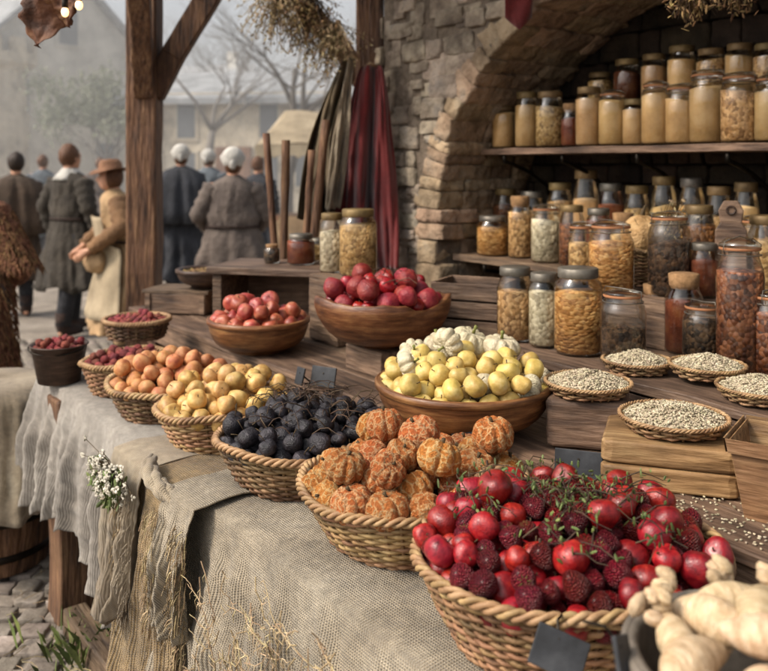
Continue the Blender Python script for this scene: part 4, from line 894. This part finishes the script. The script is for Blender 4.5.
# ------------------------------------------------------------------ barrel, bucket, weeds
X,Y=-1.56,3.4
t=thing('wooden_barrel','dark wooden barrel at the left end of the stall','barrel',(X,Y,0))
prof=[(.19,.02),(.205,.03),(.23,.2),(.238,.37),(.23,.54),(.205,.72),(.195,.725),(.19,.71),(.02,.71)]
mb=MB(); mb.lathe(prof,88,fn=lambda a,b,th:(a*(1-.02*(abs(math.cos(11*th))<.12)),b),cap=False); mb.build('staves',M['wood_v'],t,smooth=False)
for z,r in ((.1,.218),(.24,.235),(.5,.235)):
    mb=MB(); mb.lathe([(r,-.014),(r+.004,-.012),(r+.004,.012),(r,.014)],44,cap=False); mb.build('hoop',M['iron'],t,smooth=True,loc=(0,0,z))
t=thing('table_cloth','beige cloth draped over the barrel at the left edge','cloth',(X,Y,.3)); mb=MB(); vs=[];fs=[]; ns=220
rows=[(.02,.44),(.15,.44),(.21,.437),(.232,.42)]+[(.255+.04*q,.42-.42*q) for q in [i/20 for i in range(1,21)]]
for j,(r,z) in enumerate(rows):
    q=max(0,(j-3)/20)
    for k in range(ns):
        th=2*PI*k/ns; rr=r+.03*q**.5*math.sin(th*13+math.sin(th*3)*2+q)+.012*q**.5*math.sin(th*29+2*q)+.02*q*noise.noise(Vector((th*9,q*5,0)))+.004*noise.noise(Vector((th*22,q*14,3))); rr=max(rr,.0 if j<2 else r-.02 if j<5 else .236); vs.append((rr*math.cos(th),rr*math.sin(th),z+(.04*math.sin(th*2+1)+.015*math.sin(th*9))*q))
for j in range(len(rows)-1):
    for k in range(ns): a=j*ns; fs.append((a+k,a+(k+1)%ns,a+ns+(k+1)%ns,a+ns+k))
mb.add(vs,fs); o=mb.build('fabric',M['linen2'],t,smooth=True); o.modifiers.new('s','SOLIDIFY').thickness=.003
c6=at(116,606,.0); c6=(c6[0],c6[1]+.05)
t=thing('dark_bucket','dark metal bucket standing under the stall','bucket',(c6[0],c6[1],.03)); mb=MB(); mb.lathe([(.01,.005),(.085,0),(.09,.01),(.105,.24),(.11,.245),(.1,.24),(.085,.03),(.01,.03)],32,cap=False); mb.build('body',M['iron'],t,smooth=True)
mb=MB(); mb.tube([(.107*math.cos(a),-.08*math.sin(a),.23+.02*math.sin(a)) for a in [PI*i/14 for i in range(15)]],.003,5); mb.build('handle',M['tin'],t,smooth=True)
wd=MB(); bx_,by_=at(105,655,0.0)
for k in range(300):
    x=bx_+random.gauss(0,.09); y=by_+random.gauss(0,.07); a=random.uniform(0,6.28); l=random.uniform(.05,.13); e=.5*l
    wd.add([(x-.002,y,.01),(x+.002,y,.01),(x+.002+e*.4*math.cos(a),y+e*.4*math.sin(a),l*.7),(x+e*math.cos(a),y+e*math.sin(a),l)],[(0,1,2,3)])
tag(wd.build('weed_tuft',M['leaf']),'tuft of green grass growing at the foot of the stall','grass',kind='stuff')
# ------------------------------------------------------------------ people
def capsule(mb,p0,p1,r0,r1,seg=12):
    p0=Vector(p0);p1=Vector(p1);d=(p1-p0); L_=d.length or 1e-4; d=d/L_; pts=[];rr=[]
    for a in (-80,-55,-25): pts.append(p0+d*r0*math.sin(math.radians(a))); rr.append(r0*math.cos(math.radians(a)))
    pts+= [p0,p1]; rr+=[r0,r1]
    for a in (25,55,80): pts.append(p1+d*r1*math.sin(math.radians(a))); rr.append(r1*math.cos(math.radians(a)))
    mb.tube(pts,rr,seg)
def person(label,X,Y,face,h=1.75,coat='coat_dark',hem=.45,hat=None,hair='hair_dark',armL=((-.25,.02,1.17),(-.22,-.12,.95)),armR=((.25,.02,1.17),(.24,-.1,.93)),lean=0,width=1.0,step=.12,extra=None,trouser='trouser',flare=1.0,sleeve=None,apron=False,belt=True):
    t=thing('person',label,'person',(X,Y,0.02),face); s=h/1.75; t.scale=(s,s,s)
    def Ln(p):
        z=p[2]; k=max(0,z-.95); return (p[0],p[1]-math.sin(lean)*k,.95+(z-.95)*math.cos(lean) if z>.95 else z)
    mb=MB(); hc=Ln((0,-.01,1.62)); mb.ell(hc,(.074,.094,.112),16,12); mb.ell((hc[0],hc[1]-.03,hc[2]-.06),(.052,.06,.055),12,8)
    capsule(mb,(hc[0],hc[1]-.093,hc[2]+.0),(hc[0],hc[1]-.108,hc[2]-.025),.009,.014,8)
    for sg in (-1,1):
        mb.ell((hc[0]+sg*.075,hc[1]+.01,hc[2]-.005),(.01,.02,.032),8,6)
        mb.ell((hc[0]+sg*.03,hc[1]-.082,hc[2]+.028),(.02,.012,.007),8,6)
    capsule(mb,(hc[0]-.018,hc[1]-.088,hc[2]-.052),(hc[0]+.018,hc[1]-.088,hc[2]-.052),.008,.008,8)
    capsule(mb,Ln((0,.01,1.44)),(hc[0],hc[1]+.02,hc[2]-.06),.056,.05)
    capsule(mb,(0,0,.95),Ln((0,0,1.1)),.12,.1); capsule(mb,Ln((0,0,1.1)),Ln((0,0,1.33)),.1,.09)
    capsule(mb,Ln((-.14,0,1.38)),Ln((.14,0,1.38)),.055,.055)
    for sg in (-1,1):
        st_=step*sg; capsule(mb,(sg*.09,0,.92),(sg*.1,-st_*.6-.02,.5),.085,.06); capsule(mb,(sg*.1,-st_*.6-.02,.5),(sg*.1,-st_*.7+.03,.09),.058,.04)
        capsule(mb,(sg*.1,-st_*.7+.04,.04),(sg*.105,-st_*.7-.13,.035),.035,.03)
    arms=[(-1,armL),(1,armR)]
    for sg,(el,wr) in arms:
        sh=Ln((sg*.19,0,1.40)); el=Ln(el) if el[2]>1 else el; capsule(mb,sh,el,.048,.04); capsule(mb,el,wr,.039,.028)
        w_=Vector(wr); d=(w_-Vector(el)).normalized(); side=d.cross(Vector((sg,0,0)))
        if side.length<.1: side=Vector((0,1,0))
        side.normalize(); capsule(mb,w_,w_+d*.07,.026,.034,10)
        for q in range(4):
            b=w_+d*.085+side*(q-1.5)*.019; ll=(.06,.072,.068,.052)[q]; cur=Vector((-sg*.02,0,0)); capsule(mb,b,b+d*ll*.55,.0095,.0085,8); capsule(mb,b+d*ll*.55,b+d*ll*.95+cur,.0085,.0075,8)
        tb_=w_+d*.03+side*.03; capsule(mb,tb_,tb_+d*.045+side*.022,.011,.009,8)
    tmp=mb.build('tmp',M['skin']); md=tmp.modifiers.new('r','REMESH'); md.mode='VOXEL'; md.voxel_size=.011; md.use_smooth_shade=True
    sm_=tmp.modifiers.new('s','SMOOTH'); sm_.iterations=2; sm_.factor=.4
    dg=bpy.context.evaluated_depsgraph_get(); me=bpy.data.meshes.new_from_object(tmp.evaluated_get(dg)); me.materials.clear(); me.materials.append(M['skin']); bpy.data.objects.remove(tmp)
    o=bpy.data.objects.new('body',me); COL.objects.link(o); o.parent=t
    for sg in (-1,1):
        e=MB(); e.ell((hc[0]+sg*.03,hc[1]-.083,hc[2]+.012),(.011,.007,.007),8,6); e.build('eye',M['hair_dark'],t,smooth=True)
    W=width; key=[(1.515,.055,.055),(1.49,.09,.075),(1.46,.15,.105),(1.42,.205,.13),(1.36,.222,.145),(1.25,.212,.148),(1.15,.19*W,.143),(1.05,.172*W,.135),(.95,.2*W,.155)]
    secs=[]
    for (a,b_) in zip(key[:-1],key[1:]):
        m_=max(1,int((a[0]-b_[0])/.03))
        for i in range(m_): q=i/m_; secs.append(tuple(a[j]+(b_[j]-a[j])*q for j in range(3)))
    z=.95
    while z>hem: q=(.95-z)/.9; secs.append((z,(.2+.12*q*flare)*W,.155+.11*q*flare)); z-=.035
    vs=[];fs=[]; ns=90; sd=X*3+Y
    for j,(z,rx,ry) in enumerate(secs):
        q=max(0,min(1,(1.08-z)/.6)); cx,cy,zz=Ln((0,0,z)); env=min(1,max(0,(1.5-z)*8))
        for k in range(ns):
            th=2*PI*k/ns; cs,sn=math.cos(th),math.sin(th)
            f=1+.13*q*math.sin(th*8+math.sin(th*2+sd)*2)+.05*q*math.sin(th*19+z*3)+env*(.11*noise.noise(Vector((cs*2,sn*2,z*5+sd)))+.08*noise.noise(Vector((cs*5+z*3,sn*5,z*9+sd)))-.05*math.exp(-((z-1.06)/.03)**2))
            vs.append((cx+rx*f*cs,cy+ry*f*sn,zz+.03*(j==len(secs)-1)*math.sin(th*5+sd)))
    for j in range(len(secs)-1):
        for k in range(ns): a=j*ns; fs.append((a+k,a+ns+k,a+ns+(k+1)%ns,a+(k+1)%ns))
    c_=MB(); c_.add(vs,fs); co=c_.build('coat',M[coat],t,smooth=True); co.modifiers.new('s','SOLIDIFY').thickness=.008
    if apron:
        ap=MB(); vs=[];fs=[]
        for j in range(20):
            z=1.28-.85*j/19; q=max(0,(.95-z)/.9); cx,cy,zz=Ln((0,0,z)); rx,ry=(.235+.12*q*flare)*W+.025,.19+.11*q*flare+.02
            for k in range(25):
                th=-PI/2+(k/24-.5)*(1.2 if z>1.05 else 2.2); f=1+.05*q*math.sin(k*1.3)+.02*math.sin(k*.7+j*.5); vs.append((cx+rx*f*math.cos(th),cy+ry*f*math.sin(th)*1.06,zz))
        for j in range(19):
            for k in range(24): a=j*25+k; fs.append((a,a+1,a+26,a+25))
        ap.add(vs,fs); o=ap.build('apron',M['canvas'],t,smooth=True); o.modifiers.new('s','SOLIDIFY').thickness=.004
    if belt:
        cx,cy,zz=Ln((0,0,1.06)); bl=MB(); bl.tube([(cx+.18*W*math.cos(a),cy+.142*math.sin(a),zz) for a in [2*PI*k/40 for k in range(40)]],.011,6,closed=True); bl.build('belt',M['boot'],t,smooth=True)
    for sg,(el,wr) in arms:
        sh=Vector(Ln((sg*.17,0,1.4))); e=Vector(Ln(el) if el[2]>1 else el); w_=Vector(wr); w2=e.lerp(w_,.93); sl=MB(); ks=[sh-(e-sh)*.1]+[sh.lerp(e,q/9) for q in range(10)]+[e.lerp(w2,q/9) for q in range(1,10)]
        rr=[.05]+[.092-.002*q+.009*math.sin(q*2.3+sg) for q in range(10)]+[.07-.0015*q+.009*math.sin(q*2.1) for q in range(1,10)]
        sl.tube(ks,rr,18); sl.build('sleeve',M[sleeve or coat],t,smooth=True)
    for sg in (-1,1):
        st_=step*sg; tr=MB(); tr.tube([(sg*.09,0,.95),(sg*.1,-st_*.3-.01,.72),(sg*.1,-st_*.6-.02,.5),(sg*.1,-st_*.65,.3),(sg*.1,-st_*.7+.03,.1)],[.11,.1,.08,.075,.068],14); tr.build('trouser_leg',M[trouser],t,smooth=True)
        bt_=MB(); bt_.tube([(sg*.1,-st_*.7+.035,.22),(sg*.1,-st_*.7+.035,.1),(sg*.1,-st_*.7+.02,.055),(sg*.102,-st_*.7-.06,.05),(sg*.105,-st_*.7-.17,.04)],[.062,.058,.062,.055,.04],12); bt_.build('boot',M['boot'],t,smooth=True)
    hd=MB()
    if hat=='cap':
        hd.ell((hc[0],hc[1]+.02,hc[2]+.0),(.084,.1,.112),18,12); hd.build('hair',M['hair_brown'],t,smooth=True)
        cp=MB(); cp.ell((hc[0],hc[1]+.03,hc[2]+.035),(.099,.108,.105),28,14,jit=.025); cp.lathe([(.1,-.02),(.108,-.01),(.108,.012),(.1,.02)],36,Tm((hc[0],hc[1]+.02,hc[2]+.04),(.35,0,0)),cap=False,fn=lambda a,b,th:(a*(1+.04*math.sin(13*th)),b))
        cp.ell((hc[0],hc[1]+.12,hc[2]-.01),(.03,.03,.05),10,8,jit=.08); cp.build('headscarf',M['white'],t,smooth=True)
    elif hat=='brim':
        hd.ell((hc[0],hc[1]+.02,hc[2]+.0),(.086,.095,.118),18,12); hd.build('hair',M[hair],t,smooth=True)
        cp=MB(); cp.lathe([(.17,.03),(.175,.035),(.1,.045),(.095,.1),(.07,.13),(.005,.135)],28,Tm((hc[0],hc[1]+.01,hc[2]+.02),(.08,0,0)),cap=False,fn=lambda a,b,th:(a,b+(.02*math.sin(2*th+1) if a>.12 else 0))); o=cp.build('hat',M['hat_brown'],t,smooth=True); o.modifiers.new('s','SOLIDIFY').thickness=.006
    else:
        hd.ell((hc[0],hc[1]+.022,hc[2]+.022),(.088,.098,.112),22,14,jit=.05); hd.build('hair',M[hair],t,smooth=True)
    if extra=='collar':
        cl=MB(); cl.lathe([(.15,-.05),(.12,-.01),(.08,.035),(.066,.055)],26,Tm(Ln((0,.0,1.47))),fn=lambda a,b,th:(a*(1+.08*math.sin(7*th)),b),cap=False); o=cl.build('collar',M['white'],t,smooth=True); o.modifiers.new('s','SOLIDIFY').thickness=.006
    if extra in('cape','shawl'):
        kz=1.0 if extra=='cape' else .55
        cl=MB(); cl.lathe([(.36,-.6*kz),(.345,-.45*kz),(.325,-.3*kz),(.3,-.18*kz),(.26,-.08),(.18,-.01),(.075,.03)],60,Tm(Ln((0,.01,1.47)),(0,0,0)),fn=lambda a,b,th:(a*(.66+.34*abs(math.cos(th)))*(1+.07*math.sin(11*th+math.sin(th*3))*min(1,-b*3+.05)),b-(.12*abs(math.sin(th)) if extra=='shawl' and b<-.2 else 0)),cap=False); o=cl.build('cape' if extra=='cape' else 'shawl',M[coat if extra=='cape' else 'russet'],t,smooth=True); o.modifiers.new('s','SOLIDIFY').thickness=.006
    return t
def wx(px,Y): return (px-384)*Y/F
person('person in long dark coat with white collar walking away, head turned right',wx(70,8),8,PI-.5,1.78,'coat_dark',.42,hair='hair_brown',extra='collar',armL=((-.27,.03,1.17),(-.3,-.06,.93)),armR=((.28,.05,1.17),(.26,-.02,.92)),width=1.15,step=.2,flare=1.3)
person('person in tan tunic, brown sleeves and brimmed hat bending over a cloth bundle',wx(127,6.8),6.8,-1.1,1.62,'cream',.25,hat='brim',hair='hair_brown',armL=((-.33,-.05,1.2),(-.2,-.34,1.0)),armR=((.33,-.05,1.2),(.18,-.34,1.0)),lean=.2,width=1.45,flare=1.8,apron=True,sleeve='russet')
person('person in black cloak and white cap standing behind the crowd',wx(181,10),10,PI+.2,1.82,'coat_black',.2,hat='cap',extra='cape',width=1.1,flare=1.1)
person('person in blue grey coat and white cap half hidden further back',wx(209,12),12,PI-.2,1.8,'blue_grey',.3,hat='cap')
person('person in grey brown coat and white headscarf seen from behind',wx(233,7.4),7.4,PI+.15,1.73,'coat_grey',.3,hat='cap',width=1.3,flare=1.5,armL=((-.3,.0,1.16),(-.2,-.2,1.0)),armR=((.3,.0,1.16),(.2,-.2,1.0)))
person('dark haired person in brown coat at the left edge of the crowd',wx(16,9),9,PI+.4,1.72,'coat_brown',.35,hair='hair_dark',width=1.1,extra='cape')
person('small distant person in blue grey coat behind the two dark coats',wx(43,14),14,PI,1.75,'blue_grey',.4,hair='hair_brown')
person('brown haired person in black coat partly hidden by the grey brown coat',wx(258,11.5),11.5,PI-.3,1.7,'coat_black',.4,hair='hair_brown')
person('distant person in grey brown coat between the tan tunic and black cloak',wx(100,16),16,PI+.3,1.72,'coat_grey',.3,hair='hair_brown')
pf=person('person in shaggy brown fur coat close by at the left edge',-2.08,4.15,PI*.95,1.7,'fur',.5,hair='hair_brown',width=1.2,armL=((-.34,.0,1.15),(-.2,-.2,1.05)),armR=((.34,.0,1.15),(.2,-.2,1.05)))
fm=MB()
for k in range(4800):
    z=random.uniform(.55,1.42); th=random.uniform(0,6.28); rx=.25+.06*(1.4-z); ry=.17+.05*(1.4-z); x,y=rx*math.cos(th),ry*math.sin(th)
    if random.random()<.5:
        sg=random.choice((-1,1)); q=random.random(); x=sg*(.19+.15*q)+.09*math.cos(th); y=.09*math.sin(th); z=1.4-.27*q
    fm.tube([(x,y,z),(x*1.05,y*1.1,z-.02),(x*1.06+random.gauss(0,.008),y*1.13,z-.05)],[.004,.003,.001],3)
fm.build('fur_tufts',M['fur'],pf)
X,Y=wx(97,6.6),6.6; t=thing('cloth_bundle','pale cloth bundle held by the person in the tan tunic','bundle',(X,Y,.76)); mb=MB(); mb.lathe([(.02,0),(.07,.02),(.1,.09),(.08,.16),(.03,.2),(.05,.24)],26,fn=lambda a,b,th:(a*(1+.1*math.sin(6*th+b*9)),b),cap=False); mb.build('sack',M['cream'],t,smooth=True)
# ------------------------------------------------------------------ far buildings
def house(label,X,Y,L_,W,zw,zr,rz,wallm,wins,chim=True,gable=False):
    t=thing('house',label,'building',(X,Y,0),rz)
    MB().box(-L_/2,L_/2,-W/2,W/2,0,zw).build('wall',M[wallm],t)
    if gable:
        gm=MB()
        for sx in (-1,1): x=sx*(L_/2-.02); gm.add([(x,-W/2,zw),(x,W/2,zw),(x,0,zr-.25),(x-sx*.3,-W/2,zw),(x-sx*.3,W/2,zw),(x-sx*.3,0,zr-.25)],[(0,1,2),(5,4,3),(0,2,5,3),(1,4,5,2)])
        gm.build('gable',M[wallm],t)
    r=MB(); e=.4; th=.2
    r.add([(-L_/2-e,-W/2-e,zw-.2),(L_/2+e,-W/2-e,zw-.2),(L_/2+e,0,zr),(-L_/2-e,0,zr),(-L_/2-e,-W/2-e,zw-.2-th),(L_/2+e,-W/2-e,zw-.2-th),(L_/2+e,0,zr-th),(-L_/2-e,0,zr-th)],[(0,1,2,3),(7,6,5,4),(0,4,5,1),(1,5,6,2),(3,7,4,0)])
    r.add([(-L_/2-e,W/2+e,zw-.2),(L_/2+e,W/2+e,zw-.2),(L_/2+e,0,zr),(-L_/2-e,0,zr),(-L_/2-e,W/2+e,zw-.2-th),(L_/2+e,W/2+e,zw-.2-th),(L_/2+e,0,zr-th),(-L_/2-e,0,zr-th)],[(3,2,1,0),(4,5,6,7),(1,5,4,0),(2,6,5,1),(0,4,7,3)])
    ro=r.build('roof',M['far_roof'],t)
    if chim:
        for q in (-.3,.32):
            MB().box(L_*q-.4,L_*q+.4,-.4,.4,zw,zr+1.1).build('chimney',M[wallm],ro)
    for (x,z,w_,h_) in wins:
        f=MB(); f.box(x-w_/2-.1,x+w_/2+.1,-W/2-.06,-W/2+.02,z-.1,z+h_+.1); fo=f.build('window',M[wallm],t); MB().box(x-w_/2,x+w_/2,-W/2-.08,-W/2+.0,z,z+h_).build('pane',M['far_win'],fo)
    if gable:
        for (y,z) in ((-W*.25,1.2),(W*.2,1.2),(-W*.25,3.6),(W*.2,3.6),(0,6.4)):
            f=MB(); f.box(L_/2-.02,L_/2+.06,y-.5,y+.5,z-.1,z+1.4); fo=f.build('window',M[wallm],t); MB().box(L_/2,L_/2+.08,y-.38,y+.38,z,z+1.3).build('pane',M['far_win'],fo)
    MB().box(-.6,.6,-W/2-.07,-W/2+.02,0,2.2).build('door',M['hat_brown'],t)
    return t
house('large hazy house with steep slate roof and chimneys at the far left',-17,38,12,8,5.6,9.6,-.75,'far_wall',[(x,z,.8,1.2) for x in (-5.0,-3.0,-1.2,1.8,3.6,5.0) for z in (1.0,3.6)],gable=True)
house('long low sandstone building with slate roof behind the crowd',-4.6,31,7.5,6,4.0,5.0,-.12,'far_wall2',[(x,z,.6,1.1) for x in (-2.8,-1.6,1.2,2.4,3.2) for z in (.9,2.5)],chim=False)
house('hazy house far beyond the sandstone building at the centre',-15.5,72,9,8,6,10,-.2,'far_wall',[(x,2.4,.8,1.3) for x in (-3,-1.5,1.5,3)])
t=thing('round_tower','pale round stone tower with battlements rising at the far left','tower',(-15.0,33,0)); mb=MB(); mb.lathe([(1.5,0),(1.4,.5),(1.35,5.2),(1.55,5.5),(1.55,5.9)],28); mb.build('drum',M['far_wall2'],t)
mb=MB()
for k in range(10):
    a=2*PI*k/10; mb.box(-.3,.3,-.12,.12,0,.55,Tm((1.42*math.cos(a),1.42*math.sin(a),5.9),(0,0,a+PI/2)))
mb.build('battlement',M['far_wall2'],t)
for z in (1.8,3.6):
    MB().box(.1,.5,-1.5,-1.3,z,z+.9).build('slit_window',M['far_win'],t)
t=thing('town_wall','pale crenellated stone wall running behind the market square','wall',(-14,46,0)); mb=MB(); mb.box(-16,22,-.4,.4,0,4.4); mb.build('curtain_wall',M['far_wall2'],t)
mb=MB()
for k in range(19): mb.box(-16+k*2,-15+k*2,-.38,.38,4.4,5.1)
mb.build('battlement',M['far_wall2'],t)
def tent(label,X,Y,rz,m='canvas',sc=1):
    t=thing('market_tent',label,'tent',(X,Y,0),rz); t.scale=(sc,sc,sc*.95); mb=MB(); vs=[];fs=[]
    nx,ny=20,14
    for i in range(nx+1):
        for j in range(ny+1):
            u=i/nx*2-1; v=j/ny*2-1; z=2.65-.62*max(abs(v),max(0,(abs(u)-.6)/.4))**1.0-.04*math.sin(abs(v)*PI)-.03*math.cos(u*7); vs.append((u*1.3,v*1.0,z))
    for i in range(nx):
        for j in range(ny): a=i*(ny+1)+j; fs.append((a,a+1,a+ny+2,a+ny+1))
    mb.add(vs,fs)
    for k in range(13): x=-1.3+k*.2; mb.add([(x,-1.01,2.04),(x+.2,-1.01,2.04),(x+.2,-1.03,1.86),(x+.1,-1.03,1.8),(x,-1.03,1.86)],[(0,1,2,3,4)])
    o=mb.build('awning',M[m],t); o.modifiers.new('s','SOLIDIFY').thickness=.02
    for sx in (-1.2,1.2):
        for sy in (-.9,.9): q=MB(); q.tube([(sx,sy,0),(sx,sy,2.0)],.04,8); q.build('pole',M['wood_v'],t)
    mb=MB(); mb.box(-1.1,1.1,-.9,-.2,.75,.82); mb.build('counter',M['wood'],t); mb=MB(); mb.box(-1.15,1.15,-.93,-.91,.2,.8); mb.build('skirt',M['cream'],t)
tent('canvas market tent behind the wooden rods',wx(330,15),15,.15)
# ------------------------------------------------------------------ trees
def tree(label,X,Y,ht,seed,spread=.55,tw=.2,leafy=False):
    rg=random.Random(seed); t=thing('bare_tree' if not leafy else 'leafy_tree',label,'tree',(X,Y,0)); tr=MB(); cr=MB(); lf=MB()
    def br(p,d,l,r,dep):
        n=4; pts=[p];rr=[r]; q=p.copy(); dd=d.copy()
        for i in range(n):
            dd=(dd+Vector((rg.gauss(0,.13),rg.gauss(0,.13),rg.gauss(0.02,.08)))).normalized(); q=q+dd*l/n; pts.append(q.copy()); rr.append(r*(1-.45*(i+1)/n))
        (tr if dep==0 else cr).tube(pts,rr,8 if dep<2 else 4)
        if leafy and dep>=4:
            for _ in range(6):
                c=q+Vector((rg.gauss(0,.25),rg.gauss(0,.25),rg.gauss(0,.2))); lf.ell((0,0,0),(.09,.05,.012),4,3,Tm(c,(rg.uniform(0,6),rg.uniform(0,6),0)))
        if dep>=5: return
        for i in range(3 if dep else 5):
            k=rg.randint(2,n) if dep else rg.choice((3,4,4)); nd=(dd+Vector((rg.gauss(0,spread),rg.gauss(0,spread),rg.gauss(.1,spread*.6)))).normalized(); br(pts[k],nd,l*rg.uniform(.6,.82),rr[k]*.62,dep+1)
    br(Vector((0,0,0)),Vector((0,0,1)),ht*.32,tw,0); tr.build('trunk',M['bark'],t,smooth=True); cr.build('crown',M['bark'],t,smooth=True)
    if leafy: lf.build('foliage',M['bush'],t)
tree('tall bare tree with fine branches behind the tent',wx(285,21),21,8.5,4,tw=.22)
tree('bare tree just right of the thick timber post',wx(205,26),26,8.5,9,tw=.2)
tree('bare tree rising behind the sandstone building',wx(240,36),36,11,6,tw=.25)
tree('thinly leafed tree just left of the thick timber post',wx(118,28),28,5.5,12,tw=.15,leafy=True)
# ------------------------------------------------------------------ mist over the square
hz=MB(); hz.box(-40,9,10,80,-.5,8.5); ho=hz.build('mist',M['white']); tag(ho,kind='structure')
m=bpy.data.materials.new('mist_volume'); m.use_nodes=True; nt=m.node_tree; nt.nodes.clear(); o_=nt.nodes.new('ShaderNodeOutputMaterial'); vsn=nt.nodes.new('ShaderNodeVolumeScatter'); vsn.inputs['Density'].default_value=.012; vsn.inputs['Color'].default_value=(1,1,1,1); vsn.inputs['Anisotropy'].default_value=0; nt.links.new(vsn.outputs[0],o_.inputs['Volume'])
ho.data.materials.clear(); ho.data.materials.append(m)
# ------------------------------------------------------------------ light & camera
EL=math.radians(44)
wld=bpy.data.worlds.new('World'); scene.world=wld; wld.use_nodes=True; nt=wld.node_tree; bg=nt.nodes['Background']
sky=nt.nodes.new('ShaderNodeTexSky'); sky.sky_type='NISHITA'; sky.sun_disc=False; sky.sun_elevation=EL; sky.sun_rotation=math.atan2(-1,-.5); sky.dust_density=6; sky.air_density=1.0; sky.ozone_density=1
hs=nt.nodes.new('ShaderNodeHueSaturation'); hs.inputs['Saturation'].default_value=.3; hs.inputs['Value'].default_value=1.4
nt.links.new(sky.outputs[0],hs.inputs['Color']); nt.links.new(hs.outputs[0],bg.inputs[0]); bg.inputs[1].default_value=.15
sl=bpy.data.lights.new('sun','SUN'); sl.energy=2.8; sl.angle=math.radians(10); sl.color=(1,.86,.7); so=bpy.data.objects.new('sun',sl); COL.objects.link(so)
dv=Vector((-1,-.35,0)).normalized()*math.cos(EL)+Vector((0,0,math.sin(EL))); so.rotation_euler=dv.to_track_quat('Z','Y').to_euler(); sky.sun_rotation=math.atan2(-1,-.35)
cam=bpy.data.cameras.new('cam'); co=bpy.data.objects.new('camera',cam); COL.objects.link(co); scene.camera=co
co.location=(0,0,H); co.rotation_euler=(PI/2,0,0); cam.sensor_width=36; cam.lens=36*F/768; cam.shift_y=-170.5/768; cam.clip_end=500; cam.clip_start=.05
cam.dof.use_dof=True; cam.dof.focus_distance=1.8; cam.dof.aperture_fstop=4.0
scene.view_settings.view_transform='Standard'; scene.view_settings.look='None'; scene.view_settings.exposure=0
